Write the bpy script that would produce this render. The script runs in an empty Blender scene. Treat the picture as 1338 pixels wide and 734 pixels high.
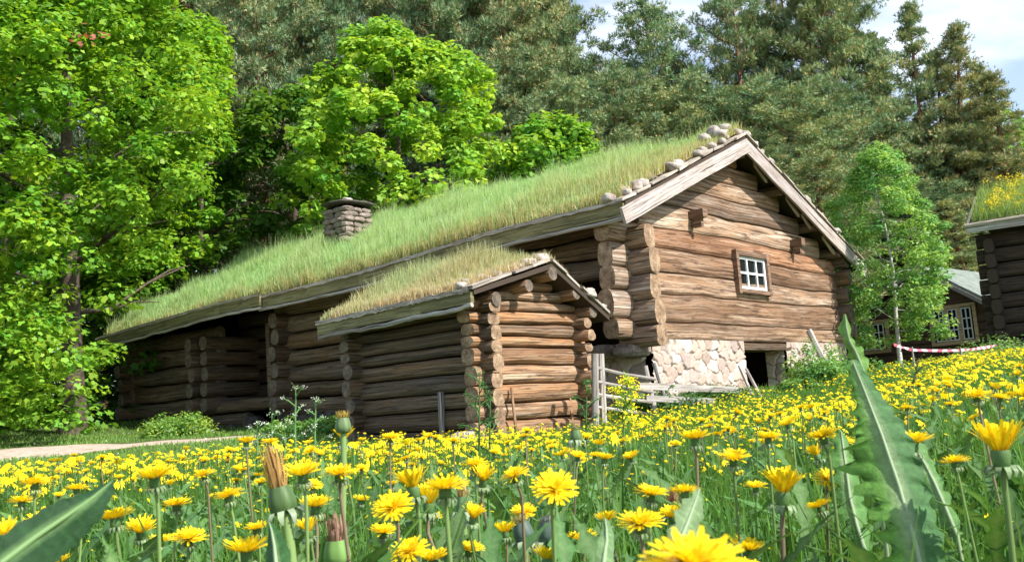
import bpy, math, random
import numpy as np
from mathutils import Vector, Matrix, noise as mn
rnd = random.Random(7)
rg = np.random.default_rng(11)
sc = bpy.context.scene
C = sc.collection
R = math.radians
S = 1.25                                   # metres per layout unit of the log buildings
F_PX, PITCH, ROLL, YAW = 1300.0, R(7.7), R(4.1), R(50.3)
HO = np.array([1.86, 14.2, .93])
E1 = np.array([math.cos(YAW), math.sin(YAW), 0]); E2 = np.array([-math.sin(YAW), math.cos(YAW), 0]); E3 = np.array([0, 0, 1.])

def cam_axes():
    f = np.array([0, math.cos(PITCH), math.sin(PITCH)]); u = np.array([0, -math.sin(PITCH), math.cos(PITCH)]); r = np.array([1., 0, 0])
    c, s = math.cos(ROLL), math.sin(ROLL)
    return c*r - s*u, s*r + c*u, f
CR, CU, CF = cam_axes()
def at(px, py, Y):
    """world point seen at a photo pixel, Y metres ahead"""
    d = CF + (px-669)/F_PX*CR - (py-367)/F_PX*CU
    return d * (Y/d[1])
def H(x, y, z):
    """log farm layout coordinates -> world metres"""
    return S*(HO + x*E1 + y*E2 + z*E3)
def px_of(p):
    p = np.asarray(p, float); d = p@CF; return 669+F_PX*(p@CR)/d, 367-F_PX*(p@CU)/d
def lerp(a, b, t): return a + (b-a)*t

# ------------------------------------------------------------------ terrain
TU = np.array([-3., -.515, -.28, 0, .255, .515, 3.])
TY = np.array([-60., 0, 2, 4, 7, 10, 14.5, 18, 24, 30, 45, 80, 300])
TZ = np.array([
 [-.34,-.34,-.34,-.34,-.38,-.38,-.30,-.10, .28,1.0,1.8,4.0,14],
 [-.34,-.34,-.34,-.34,-.38,-.38,-.30,-.10, .28,1.0,1.8,4.0,14],
 [-.34,-.34,-.34,-.35,-.40,-.40,-.27,-.10, .10,.5,1.5,3.5,14],
 [-.34,-.34,-.34,-.36,-.42,-.46,-.40,-.14, .10,.5,1.5,3.5,14],
 [-.34,-.34,-.34,-.35,-.38,-.40,-.26, .00, .30,.5,1.4,3.5,14],
 [-.34,-.34,-.31,-.25,-.12, .00, .18, .30, .45,.58,.9,2.5,12],
 [-.34,-.34,-.31,-.25,-.12, .00, .18, .30, .45,.58,.9,2.5,12]])
def tz(X, Y):
    X = np.asarray(X, float); Y = np.asarray(Y, float)
    u = np.clip(X/np.maximum(Y, 1.5), -2.99, 2.99); Yc = np.clip(Y, -59, 299)
    i = np.clip(np.searchsorted(TU, u)-1, 0, len(TU)-2); j = np.clip(np.searchsorted(TY, Yc)-1, 0, len(TY)-2)
    a = (u-TU[i])/(TU[i+1]-TU[i]); b = (Yc-TY[j])/(TY[j+1]-TY[j])
    a = a*a*(3-2*a)
    z = (TZ[i, j]*(1-a)+TZ[i+1, j]*a)*(1-b) + (TZ[i, j+1]*(1-a)+TZ[i+1, j+1]*a)*b
    return z + .02*np.sin(X*1.7+Y*.9)*np.cos(Y*1.3-X*.6) + .012*np.sin(X*4.1)*np.sin(Y*3.7+1)

# ------------------------------------------------------------------ materials
def newmat(name):
    m = bpy.data.materials.new(name); m.use_nodes = True
    nt = m.node_tree; nt.nodes.clear()
    out = nt.nodes.new('ShaderNodeOutputMaterial')
    return m, nt, out
def nd(nt, t, **k):
    n = nt.nodes.new(t)
    for a, v in k.items():
        if a in n.inputs: n.inputs[a].default_value = v
        else: setattr(n, a, v)
    return n
def ramp(nt, fac, stops, interp='LINEAR'):
    r = nt.nodes.new('ShaderNodeValToRGB'); r.color_ramp.interpolation = interp
    el = r.color_ramp.elements
    while len(el) < len(stops): el.new(.5)
    for e, (p, c) in zip(el, stops): e.position = p; e.color = (*c, 1) if len(c) == 3 else c
    nt.links.new(fac, r.inputs[0]); return r.outputs[0]
def mapped(nt, src, scale, out='Object'):
    tc = nt.nodes.new('ShaderNodeTexCoord'); mp = nt.nodes.new('ShaderNodeMapping')
    mp.inputs['Scale'].default_value = scale
    nt.links.new(tc.outputs[src], mp.inputs[0]); return mp.outputs[0]
def noise(nt, vec, scale=5, detail=6, rough=.6, dist=0):
    n = nd(nt, 'ShaderNodeTexNoise', Scale=scale, Detail=detail, Roughness=rough, Distortion=dist)
    nt.links.new(vec, n.inputs['Vector']); return n.outputs['Fac']
def mix(nt, fac, a, b, mode='MIX'):
    m = nt.nodes.new('ShaderNodeMix'); m.data_type = 'RGBA'; m.blend_type = mode
    for s, v in ((m.inputs[0], fac), (m.inputs[6], a), (m.inputs[7], b)):
        if hasattr(v, 'is_linked') or isinstance(v, bpy.types.NodeSocket): nt.links.new(v, s)
        elif isinstance(v, (int, float)): s.default_value = v
        else: s.default_value = (*v, 1)
    return m.outputs[2]
def bump(nt, h, strength=.5, dist=.02):
    b = nd(nt, 'ShaderNodeBump', Strength=strength, Distance=dist); nt.links.new(h, b.inputs['Height']); return b.outputs[0]
def finish(nt, out, col, rough=.85, bmp=None, spec=.3):
    p = nd(nt, 'ShaderNodeBsdfPrincipled', Roughness=rough); p.inputs['Specular IOR Level'].default_value = spec
    if isinstance(col, bpy.types.NodeSocket): nt.links.new(col, p.inputs['Base Color'])
    else: p.inputs['Base Color'].default_value = (*col, 1)
    if bmp is not None: nt.links.new(bmp, p.inputs['Normal'])
    nt.links.new(p.outputs[0], out.inputs[0]); return p

def wood(name, dark, mid, light, tint, tint_amt=.5, bs=.8, src='UV', crack=(.035, .022, .015), knots=True):
    m, nt, out = newmat(name)
    v1 = mapped(nt, src, (.30, 12, 1)); v2 = mapped(nt, src, (.7, 1.8, 1)); v3 = mapped(nt, src, (.22, 22, 1)); v4 = mapped(nt, src, (.6, 7, 1))
    n1 = noise(nt, v1, 2.0, 8, .65, .6); n2 = noise(nt, v2, 1.7, 4, .6); n3 = noise(nt, v3, 2.0, 3, .55, .5); n4 = noise(nt, v4, 3.0, 6, .7)
    c = ramp(nt, n1, [(.30, dark), (.47, mid), (.66, light)])
    t = ramp(nt, n2, [(.42, (0, 0, 0)), (.62, (tint_amt,)*3)])
    c = mix(nt, t, c, tint)
    n5 = noise(nt, mapped(nt, src, (.16, .30, 1)), 1.3, 3, .5); c = mix(nt, 1.0, c, ramp(nt, n5, [(.32, (.62, .60, .60)), (.5, (1, 1, 1)), (.68, (1.22, 1.2, 1.16))]), 'MULTIPLY')
    g = ramp(nt, n4, [(.36, (1, 1, 1)), (.50, (0, 0, 0))])
    c = mix(nt, g, c, dark)
    k = ramp(nt, n3, [(.34, (1, 1, 1)), (.40, (0, 0, 0))])
    c = mix(nt, k, c, crack)
    at_ = nd(nt, 'ShaderNodeAttribute', attribute_name='Col'); c = mix(nt, 1.0, c, at_.outputs['Color'], 'MULTIPLY')
    h = nd(nt, 'ShaderNodeMath', operation='ADD'); nt.links.new(n1, h.inputs[0])
    hm = nd(nt, 'ShaderNodeMath', operation='MULTIPLY'); nt.links.new(n3, hm.inputs[0]); hm.inputs[1].default_value = 1.3
    nt.links.new(hm.outputs[0], h.inputs[1])
    finish(nt, out, c, .82, bump(nt, h.outputs[0], bs, .03))
    return m
def speckle(name, cols, scale=8, bs=.5, dist=.02, rough=.9, src='Object'):
    m, nt, out = newmat(name)
    v = mapped(nt, src, (1, 1, 1))
    n = noise(nt, v, scale, 8, .65); n2 = noise(nt, v, scale*6, 4, .6)
    c = ramp(nt, n, [(.3+.4*i/(len(cols)-1), k) for i, k in enumerate(cols)])
    c2 = ramp(nt, n2, [(.3, (.6, .6, .6)), (.7, (1.25, 1.25, 1.25))])
    c = mix(nt, 1.0, c, c2, 'MULTIPLY')
    finish(nt, out, c, rough, bump(nt, n, bs, dist)); return m
def coloured(name, rough=.9, bs=.5, dist=.01, scale=20, gain=1.0, amt=.35):
    """colour from the mesh's own 'Col' attribute (one colour per stone or leaf), mottled"""
    m, nt, out = newmat(name)
    a = nd(nt, 'ShaderNodeAttribute', attribute_name='Col')
    v = mapped(nt, 'Object', (1, 1, 1)); n = noise(nt, v, scale, 6, .65)
    c2 = ramp(nt, n, [(.3, (1-amt,)*3), (.7, (1+amt,)*3)])
    c = mix(nt, 1.0, a.outputs['Color'], c2, 'MULTIPLY')
    finish(nt, out, c, rough, bump(nt, n, bs, dist)); return m
def leafmat(name, trans=.45, rough=.5, spec=.25, vein=False):
    m, nt, out = newmat(name)
    a = nd(nt, 'ShaderNodeAttribute', attribute_name='Col')
    col = a.outputs['Color']
    p = nd(nt, 'ShaderNodeBsdfPrincipled', Roughness=rough); p.inputs['Specular IOR Level'].default_value = spec
    if vein:
        v = mapped(nt, 'Object', (1, 1, 1)); n = noise(nt, v, 150, 6, .65)
        col = mix(nt, 1.0, col, ramp(nt, n, [(.3, (.75,)*3), (.7, (1.2,)*3)]), 'MULTIPLY')
        nt.links.new(bump(nt, n, .55, .003), p.inputs['Normal'])
    nt.links.new(col, p.inputs['Base Color'])
    t = nd(nt, 'ShaderNodeBsdfTranslucent')
    tc = mix(nt, 1.0, col, (1.25, 1.15, .55), 'MULTIPLY')
    nt.links.new(tc, t.inputs[0])
    mx = nd(nt, 'ShaderNodeMixShader'); mx.inputs[0].default_value = trans
    nt.links.new(p.outputs[0], mx.inputs[1]); nt.links.new(t.outputs[0], mx.inputs[2])
    nt.links.new(mx.outputs[0], out.inputs[0]); return m
def plain(name, col, rough=.8, spec=.3):
    m, nt, out = newmat(name); finish(nt, out, col, rough, None, spec); return m

M = {}
M['gable_log'] = wood('sunlit brown log', (.12, .075, .045), (.31, .215, .15), (.60, .51, .43), (.42, .24, .125), .38)  # lit-side log colour, sunlight partly in the tone
M['shade_log'] = wood('shade-darkened log', (.05, .035, .022), (.15, .11, .075), (.27, .21, .15), (.22, .12, .06), .6)  # log colour darkened to paint shade into the walls out of sun
M['shed_log'] = wood('brown round log', (.11, .06, .035), (.32, .20, .12), (.50, .37, .25), (.42, .20, .085), .6)
M['dark_log'] = wood('deep brown log', (.018, .012, .009), (.055, .038, .028), (.11, .08, .06), (.06, .04, .03), .5)  # very dark tone; in porch recess and cellar it stands in for shade
M['log_end'] = speckle('log end grain', [(.12, .075, .045), (.32, .21, .13), (.50, .37, .25)], 7, .8, .03)
M['log_end_grey'] = speckle('grey shade-darkened end grain', [(.07, .052, .04), (.16, .125, .095), (.26, .21, .165)], 9, .8, .03)  # grey end grain, darkened for logs on the shaded walls
M['barge'] = wood('silvery grey board', (.22, .17, .15), (.46, .40, .37), (.62, .57, .54), (.40, .30, .24), .4, .35)
M['grey_wood'] = wood('grey fence wood', (.20, .17, .15), (.40, .37, .34), (.60, .57, .53), (.34, .29, .24), .4, .4)
M['eave_board'] = wood('mossy eave board', (.10, .09, .04), (.24, .22, .10), (.36, .32, .18), (.20, .17, .08), .6, .5)
M['bark_rim'] = wood('pale birch bark edge', (.22, .17, .13), (.50, .43, .36), (.72, .68, .62), (.42, .32, .24), .45, .8)
M['inside'] = plain('dark interior', (.012, .009, .007), 1, 0)  # near-black colour stands in for unlit hollows behind the walls
M['roof_deck'] = plain('dark roof board', (.06, .042, .03), .9)
M['stone_wall'] = coloured('pale pink granite', .9, .5, .015, 14, 1, .22)
M['stone'] = speckle('grey roof stone', [(.22, .17, .14), (.42, .36, .32), (.60, .55, .50)], 7, .8, .03)
M['slate'] = speckle('brown grey slate', [(.13, .10, .085), (.27, .22, .185), (.40, .33, .28)], 6, .8, .03)
M['slate_dark'] = speckle('dark slate slab', [(.04, .035, .03), (.09, .08, .07), (.14, .12, .11)], 6, .8, .03)
M['white_paint'] = speckle('white window paint', [(.66, .66, .66), (.8, .8, .8), (.84, .84, .84)], 5, .1, .002)
M['frame_brown'] = wood('brown window frame', (.10, .06, .04), (.24, .15, .10), (.36, .25, .18), (.26, .13, .07), .4, .4)
M['frame_tan'] = wood('tan window frame', (.34, .22, .12), (.52, .36, .22), (.62, .46, .3), (.5, .33, .19), .3, .2)
M['brown_boards'] = wood('dark brown cladding', (.05, .03, .022), (.10, .06, .042), (.15, .09, .065), (.09, .055, .035), .4, .3)
M['roof_metal'] = speckle('pale grey green roof board', [(.13, .15, .13), (.20, .23, .20), (.28, .31, .27)], 3, .2, .01)
M['turf_soil'] = speckle('dry straw and soil', [(.10, .07, .04), (.30, .20, .11), (.46, .33, .2)], 9, .9, .04)
M['turf_green'] = speckle('mossy turf', [(.05, .07, .02), (.13, .17, .05), (.25, .24, .10)], 9, .9, .04)
M['bark'] = speckle('grey brown bark', [(.045, .032, .024), (.10, .075, .055), (.17, .13, .10)], 6, .9, .05)
M['pine_bark'] = speckle('orange pine bark', [(.10, .055, .035), (.24, .12, .07), (.36, .19, .11)], 6, .9, .05)
M['birch_bark'] = speckle('white birch bark', [(.10, .09, .08), (.55, .52, .48), (.75, .73, .70)], 6, .5, .02)
M['leaf'] = leafmat('sunlit broad leaf', .42)
M['needle'] = leafmat('pine needle', .18, .7, .1)
def needle_variation():
    nt = M['needle'].node_tree; a = [n for n in nt.nodes if n.type == 'ATTRIBUTE'][0]; oi = nt.nodes.new('ShaderNodeObjectInfo')
    k = ramp(nt, oi.outputs['Random'], [(0, (1.12, 1.02, .9)), (.35, (.80, .95, .92)), (.65, (1.18, 1.14, 1.0)), (1, (.78, .88, .85))])
    c = mix(nt, 1.0, a.outputs['Color'], k, 'MULTIPLY'); src = a.outputs['Color']
    for l in list(nt.links):
        if l.from_socket == src and l.to_socket.node != c.node: t = l.to_socket; nt.links.remove(l); nt.links.new(c, t)
needle_variation()
M['grass'] = leafmat('grass blade', .40, .55, .2)
M['petal'] = leafmat('yellow petal', .30, .6, .1)
M['stalk'] = leafmat('green stalk', .12, .5, .3)
M['big_leaf'] = leafmat('veined leaf', .32, .6, .25, True)
M['pink_tape'] = None

def glassmat():
    m, nt, out = newmat('dark window glass')
    finish(nt, out, (.010, .011, .012), .12, None, .3); return m
M['glass'] = glassmat()
def tapemat():
    m, nt, out = newmat('red and white tape')
    tc = nd(nt, 'ShaderNodeTexCoord'); sx = nd(nt, 'ShaderNodeSeparateXYZ'); nt.links.new(tc.outputs['UV'], sx.inputs[0])
    ml = nd(nt, 'ShaderNodeMath', operation='MULTIPLY'); nt.links.new(sx.outputs[0], ml.inputs[0]); ml.inputs[1].default_value = 4.5
    fr = nd(nt, 'ShaderNodeMath', operation='FRACT'); nt.links.new(ml.outputs[0], fr.inputs[0])
    c = ramp(nt, fr.outputs[0], [(0, (.72, .16, .22)), (.5, (.8, .76, .77))], 'CONSTANT')
    finish(nt, out, c, .5); return m
M['tape'] = tapemat()
def groundmat():
    m, nt, out = newmat('meadow ground')
    v = mapped(nt, 'Object', (1, 1, 1))
    n = noise(nt, v, .6, 6, .6); n2 = noise(nt, v, 14, 8, .7)
    c = ramp(nt, n, [(.3, (.07, .11, .025)), (.5, (.10, .16, .035)), (.7, (.17, .22, .06))])
    c = mix(nt, ramp(nt, n2, [(.35, (.8,)*3), (.6, (0, 0, 0))]), c, (.07, .065, .03))
    finish(nt, out, c, .95, bump(nt, n2, .8, .05)); return m
M['ground'] = groundmat()
M['path'] = speckle('sandy path', [(.34, .25, .19), (.50, .39, .31), (.60, .49, .40)], 4, .5, .02)

# ------------------------------------------------------------------ object helpers
def tag(o, label=None, cat=None, group=None, kind=None):
    for k, v in (('label', label), ('category', cat), ('group', group), ('kind', kind)):
        if v: o[k] = v
    return o
def empty(name, loc, label=None, cat=None, group=None):
    o = bpy.data.objects.new(name, None); C.objects.link(o); o.location = Vector([float(a) for a in loc]); o.empty_display_size = .2
    o['_o'] = 1; del o['_o']
    return tag(o, label, cat, group)
def wloc(o):
    v = Vector((0, 0, 0))
    while o is not None: v = v + o.location; o = o.parent
    return v
def link(name, me, parent, mats):
    o = bpy.data.objects.new(name, me); C.objects.link(o)
    for m in mats: me.materials.append(m)
    if parent is not None: o.parent = parent
    return o
class MB:
    def __init__(s): s.v = []; s.f = []; s.uv = []; s.mi = []; s.c = []
    def add(s, vs, fs, uvs=None, mi=0, col=(1, 1, 1)):
        b = len(s.v); s.v += [tuple(float(q) for q in p) for p in vs]
        s.c += [col]*len(vs) if not isinstance(col, list) else col
        for k, f in enumerate(fs):
            s.f.append(tuple(b+i for i in f)); s.mi.append(mi)
            s.uv += (uvs[k] if uvs else [(s.v[b+i][0]+s.v[b+i][1], s.v[b+i][2]) for i in f])
    def build(s, name, mats, parent=None, smooth=False, loc=None):
        if not isinstance(mats, (list, tuple)): mats = [mats]
        off = wloc(parent) if parent is not None else (Vector([float(a) for a in loc]) if loc is not None else Vector((0, 0, 0)))
        me = bpy.data.meshes.new(name)
        me.from_pydata([(p[0]-off.x, p[1]-off.y, p[2]-off.z) for p in s.v], [], s.f)
        u = me.uv_layers.new(name='UVMap'); u.data.foreach_set('uv', np.array(s.uv, np.float32).ravel())
        me.polygons.foreach_set('material_index', s.mi)
        ca = me.color_attributes.new('Col', 'FLOAT_COLOR', 'POINT')
        ca.data.foreach_set('color', np.array([(*c, 1) for c in s.c], np.float32).ravel())
        if smooth: me.polygons.foreach_set('use_smooth', [True]*len(me.polygons))
        me.update()
        o = link(name, me, parent, mats)
        if parent is None: o.location = off
        return o
def fast_mesh(name, V, counts, idx, cols, mat, parent=None, loc=(0, 0, 0), smooth=False):
    """big foliage meshes: V (n,3) local, counts per face, flat indices, per-vertex colours"""
    me = bpy.data.meshes.new(name)
    me.vertices.add(len(V)); me.vertices.foreach_set('co', np.asarray(V, np.float32).ravel())
    me.loops.add(len(idx)); me.loops.foreach_set('vertex_index', np.asarray(idx, np.int32))
    me.polygons.add(len(counts)); st = np.concatenate([[0], np.cumsum(counts)[:-1]])
    me.polygons.foreach_set('loop_start', st.astype(np.int32)); me.polygons.foreach_set('loop_total', np.asarray(counts, np.int32))
    me.update(calc_edges=True)
    ca = me.color_attributes.new('Col', 'FLOAT_COLOR', 'POINT')
    ca.data.foreach_set('color', np.concatenate([cols, np.ones((len(V), 1))], 1).astype(np.float32).ravel())
    if smooth: me.polygons.foreach_set('use_smooth', [True]*len(counts))
    o = link(name, me, parent, [mat])
    if parent is None: o.location = Vector([float(a) for a in loc])
    return o

def box(mb, o, ax, ay, az, mi=0, col=(1, 1, 1)):
    """box from corner o along three edge vectors"""
    o, ax, ay, az = (np.array(a, float) for a in (o, ax, ay, az))
    P = [o, o+ax, o+ax+ay, o+ay, o+az, o+ax+az, o+ax+ay+az, o+ay+az]
    L = [np.linalg.norm(a) for a in (ax, ay, az)]; q = rnd.random()*40
    fs = [(0, 3, 2, 1), (4, 5, 6, 7), (0, 1, 5, 4), (1, 2, 6, 5), (2, 3, 7, 6), (3, 0, 4, 7)]
    def r(a, b): return [(q, q), (q+a, q), (q+a, q+b), (q, q+b)]
    uv = [[(q, q), (q, q+L[1]), (q+L[0], q+L[1]), (q+L[0], q)], r(L[0], L[1]), r(L[0], L[2]), [(q, q), (q+L[1], q), (q+L[1], q+L[2]), (q, q+L[2])], r(L[0], L[2]), [(q, q), (q+L[1], q), (q+L[1], q+L[2]), (q, q+L[2])]]
    mb.add(P, fs, uv, mi, col)
def tube(mb, pts, rads, n=8, mi=0, col=(1, 1, 1), cap=True, capmi=None, uvs=1.0, wob=0.0):
    pts = [np.array(p, float) for p in pts]; rings = []; d = 0; q = rnd.random()*50; us = []
    prev = None
    for i, p in enumerate(pts):
        t = pts[min(i+1, len(pts)-1)] - pts[max(i-1, 0)]; t = t/(np.linalg.norm(t)+1e-9)
        if prev is None:
            a = np.cross(t, (0, 0, 1.) if abs(t[2]) < .9 else (1., 0, 0)); a /= np.linalg.norm(a)
        else:
            a = prev - t*np.dot(prev, t); a /= np.linalg.norm(a)
        prev = a; b = np.cross(t, a)
        if i: d += np.linalg.norm(p-pts[i-1])
        us.append(d)
        r = rads[i] if isinstance(rads, (list, tuple)) else rads
        ring = []
        for k in range(n):
            an = 2*math.pi*k/n; rr = r*(1+(wob*(rnd.random()-.5) if wob else 0))
            ring.append(p + a*math.cos(an)*rr + b*math.sin(an)*rr)
        rings.append(ring)
    V = [v for r_ in rings for v in r_]; fs = []; uv = []
    rr0 = rads[0] if isinstance(rads, (list, tuple)) else rads
    for i in range(len(pts)-1):
        for k in range(n):
            k2 = (k+1) % n
            fs.append((i*n+k, i*n+k2, (i+1)*n+k2, (i+1)*n+k))
            c0, c1 = k/n*2*math.pi*rr0, (k+1)/n*2*math.pi*rr0
            uv.append([(q+us[i]*uvs, q+c0), (q+us[i]*uvs, q+c1), (q+us[i+1]*uvs, q+c1), (q+us[i+1]*uvs, q+c0)])
    mb.add(V, fs, uv, mi, col)
    if cap:
        for ring, rev in ((rings[0], False), (rings[-1], True)):
            f = tuple(range(n)); f = f if rev else f[::-1]
            mb.add(ring, [f], [[(0, 0)]*n], mi if capmi is None else capmi, col)

def hewn_log(mb, A, B, hw, up, bot, top, seed, thick=.13, n=16, ends=True, power=2.6, mi=0, capmi=1, tone=None):
    """a log from A to B (layout points, any height); bot(t), top(t) give its lower and upper edge; thick = half thickness; hw = outward unit vector"""
    if tone is None: r0_ = random.Random(seed*7+1); b0 = r0_.uniform(.74, 1.18); h0 = r0_.uniform(-.10, .10); tone = (b0*(1+h0*.4), b0*(1-h0*.5), b0*(1-h0*1.6))
    A = np.array(A, float); B = np.array(B, float); L = np.linalg.norm(B-A); q = seed*3.71 % 60
    na = 14; rings = []
    for i in range(n+1):
        t = i/n; c = lerp(A, B, t)
        b, tp = bot(t), top(t); hh = (tp-b)/2; cz = (tp+b)/2
        ring = []
        for k in range(na):
            an = 2*math.pi*k/na; cs, sn = math.cos(an), math.sin(an)
            e = 2/power
            xx = abs(cs)**e*math.copysign(1, cs); zz = abs(sn)**e*math.copysign(1, sn)
            nz = mn.noise((t*L*1.6+q, k*.55, seed*1.3))*.02 + mn.noise((t*L*6+q, k*1.3, seed))*.008
            ring.append(c + hw*(xx*(thick+nz)) + up*(cz + zz*(hh-.006+nz*.15)))
        rings.append(ring)
    V = [H(*p) for r in rings for p in r]; fs = []; uv = []
    per = 4*((thick)+(top(.5)-bot(.5))/2)
    for i in range(n):
        for k in range(na):
            k2 = (k+1) % na
            fs.append((i*na+k, (i+1)*na+k, (i+1)*na+k2, i*na+k2))
            u0, u1, v0, v1 = q+i/n*L, q+(i+1)/n*L, q+k/na*per, q+(k+1)/na*per
            uv.append([(u0, v0), (u1, v0), (u1, v1), (u0, v1)])
    mb.add(V, fs, uv, mi, tone)
    if ends:
        for ring, s in ((rings[0], -1), (rings[-1], 1)):
            cc = sum(ring)/na + (B-A)/L*s*.012
            P = [H(*p) for p in ring]+[H(*cc)]
            mb.add(P, [((k, (k+1) % na, na) if s > 0 else ((k+1) % na, k, na)) for k in range(na)], None, capmi)

def courses(z0, hs):
    z = [z0]
    for h in hs: z.append(z[-1]+h)
    return z
def log_wall(mb, ax, const, a0, a1, zs, seed, thick=.12, ext0=.0, ext1=.0, wob=.05, capmi=1, clip=None, holes=(), power=2.8, step=.45, jit=.08, mi=0, gap=.002, tones=None):
    """stack of logs. ax='x': runs along x at y=const; 'y': runs along y at x=const. clip(z)->(lo,hi)"""
    hw = np.array([0, -1., 0]) if ax == 'x' else np.array([-1., 0, 0]); up = np.array([0, 0, 1.])
    r_ = random.Random(seed)
    def edge(k):
        def g(s): return zs[k] + (wob*mn.noise((s*.45, k*7.3+seed, 2.2)) + wob*.35*mn.noise((s*1.7, k*3.1+seed, 9.)) if 0 < k < len(zs)-1 else 0)
        return g
    for k in range(len(zs)-1):
        lo, hi = a0-ext0-r_.random()*jit, a1+ext1+r_.random()*jit
        if clip:
            cl, ch = clip((zs[k]+zs[k+1])/2); lo, hi = max(lo, cl), min(hi, ch)
        if hi-lo < .15: continue
        spans = [(lo, hi)]
        for (h0, h1, hz0, hz1) in holes:
            zc = (zs[k]+zs[k+1])/2
            if hz0 < zc < hz1:
                ns = []
                for (p, q) in spans:
                    if h0 > p and h1 < q: ns += [(p, h0), (h1, q)]
                    else: ns.append((p, q))
                spans = ns
        for si, (p, q) in enumerate(spans):
            eb, et = edge(k), edge(k+1)
            A = (p, const, 0) if ax == 'x' else (const, p, 0); B = (q, const, 0) if ax == 'x' else (const, q, 0)
            gp = gap + r_.random()*.007
            th = thick*(1+.16*(r_.random()-.5))
            hewn_log(mb, A, B, hw, up, lambda t, p=p, q=q, eb=eb, gp=gp: eb(lerp(p, q, t))+gp, lambda t, p=p, q=q, et=et, gp=gp: et(lerp(p, q, t))-gp,
                     seed*17+k*3+si, th, max(4, int((q-p)/step*2)), True, power, mi, capmi, tones[k] if tones else None)

def rock(mb, c, rx, ry, rz, seed, mi=0, col=(1, 1, 1), axes=None, n=2, rough=.35):
    """irregular stone from a noisy squashed sphere"""
    ax = axes if axes is not None else (np.array([1., 0, 0]), np.array([0, 1., 0]), np.array([0, 0, 1.]))
    ns, nr = 10, 7; V = []; 
    for j in range(nr+1):
        th = math.pi*j/nr
        for i in range(ns):
            ph = 2*math.pi*i/ns
            d = (math.sin(th)*math.cos(ph), math.sin(th)*math.sin(ph), math.cos(th))
            e = .72; d2 = [abs(q)**e*math.copysign(1, q) for q in d]
            k = 1+rough*mn.noise((d[0]*1.3+seed*5.1, d[1]*1.3, d[2]*1.3+seed))*1.4
            V.append(np.array(c)+ax[0]*d2[0]*rx*k+ax[1]*d2[1]*ry*k+ax[2]*d2[2]*rz*k)
    fs = []
    for j in range(nr):
        for i in range(ns):
            i2 = (i+1) % ns
            if j == 0: fs.append((0, ns+i, ns+i2))
            elif j == nr-1: fs.append((j*ns+i, nr*ns, j*ns+i2))
            else: fs.append((j*ns+i, (j+1)*ns+i, (j+1)*ns+i2, j*ns+i2))
    mb.add(V, fs, None, mi, col)

# ------------------------------------------------------------------ vegetation helpers (numpy)
def blades(P, h, w, cols, lean=.35, tipcol=None, yaw=None, curve=.5):
    """grass blades: P (n,3) roots; returns V, counts, idx, cols"""
    n = len(P); yaw = rg.uniform(0, 2*np.pi, n) if yaw is None else yaw
    la = rg.uniform(0, 2*np.pi, n); ln = np.abs(rg.normal(0, lean, n))
    sx, sy = np.cos(yaw)*w/2, np.sin(yaw)*w/2
    dx, dy = np.cos(la)*ln*h, np.sin(la)*ln*h
    V = np.zeros((n, 5, 3))
    V[:, 0] = P - np.stack([sx, sy, 0*sx], 1); V[:, 1] = P + np.stack([sx, sy, 0*sx], 1)
    mid = P + np.stack([dx*.35, dy*.35, h*.55], 1); m2 = np.stack([sx*.8, sy*.8, 0*sx], 1)
    V[:, 2] = mid + m2; V[:, 3] = mid - m2
    V[:, 4] = P + np.stack([dx, dy, h*(1-curve*ln*.6)], 1)
    base = np.arange(n)[:, None]*5
    idx = (base + np.array([0, 1, 2, 3, 3, 2, 4])[None]).ravel()
    counts = np.tile([4, 3], n)
    tc = cols if tipcol is None else tipcol
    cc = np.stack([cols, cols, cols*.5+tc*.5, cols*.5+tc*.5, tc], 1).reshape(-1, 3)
    return V.reshape(-1, 3), counts, idx, cc
def leaves(Cn, N, size, cols, aspect=.8, star=False):
    """leaf faces at Cn with normals N"""
    n = len(Cn); N = N/np.linalg.norm(N, axis=1, keepdims=True)
    T = rg.normal(size=(n, 3)); T -= N*np.sum(T*N, 1, keepdims=True); T /= np.linalg.norm(T, axis=1, keepdims=True)
    B = np.cross(N, T); s = size[:, None]
    if star:
        an = np.array([0, .6, 1.2, 2.1, 3.14, -2.1, -1.2, -.6]); rd = np.array([1, .62, .95, .75, .35, .75, .95, .62])
    else:
        an = np.array([0, 1.15, 3.14, -1.15]); rd = np.array([1, .62, .8, .62])
    k = len(an)
    V = Cn[:, None] + T[:, None]*(np.cos(an)*rd)[None, :, None]*s[:, None] + B[:, None]*(np.sin(an)*rd*aspect)[None, :, None]*s[:, None]
    V[:, 1:] -= N[:, None]*(np.abs(np.sin(an[1:]))*.18)[None, :, None]*s[:, None]
    return V.reshape(-1, 3), np.full(n, k), np.arange(n*k), np.repeat(cols, k, 0)
def join(parts):
    V = []; Cn = []; I = []; K = []; b = 0
    for v, c, i, k in parts:
        V.append(v); Cn.append(c); I.append(np.asarray(i)+b); K.append(k); b += len(v)
    return np.concatenate(V), np.concatenate(Cn), np.concatenate(I), np.concatenate(K)
def vary(n, base, amt=.25, hue=.12):
    base = np.array(base); k = 1+rg.uniform(-amt, amt, (n, 1)); t = rg.uniform(-hue, hue, (n, 1))
    return np.clip(base[None]*k*np.concatenate([1+t*1.6, 1+t*.3, 1-t], 1), 0, 1)
exec_parts = []

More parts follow.
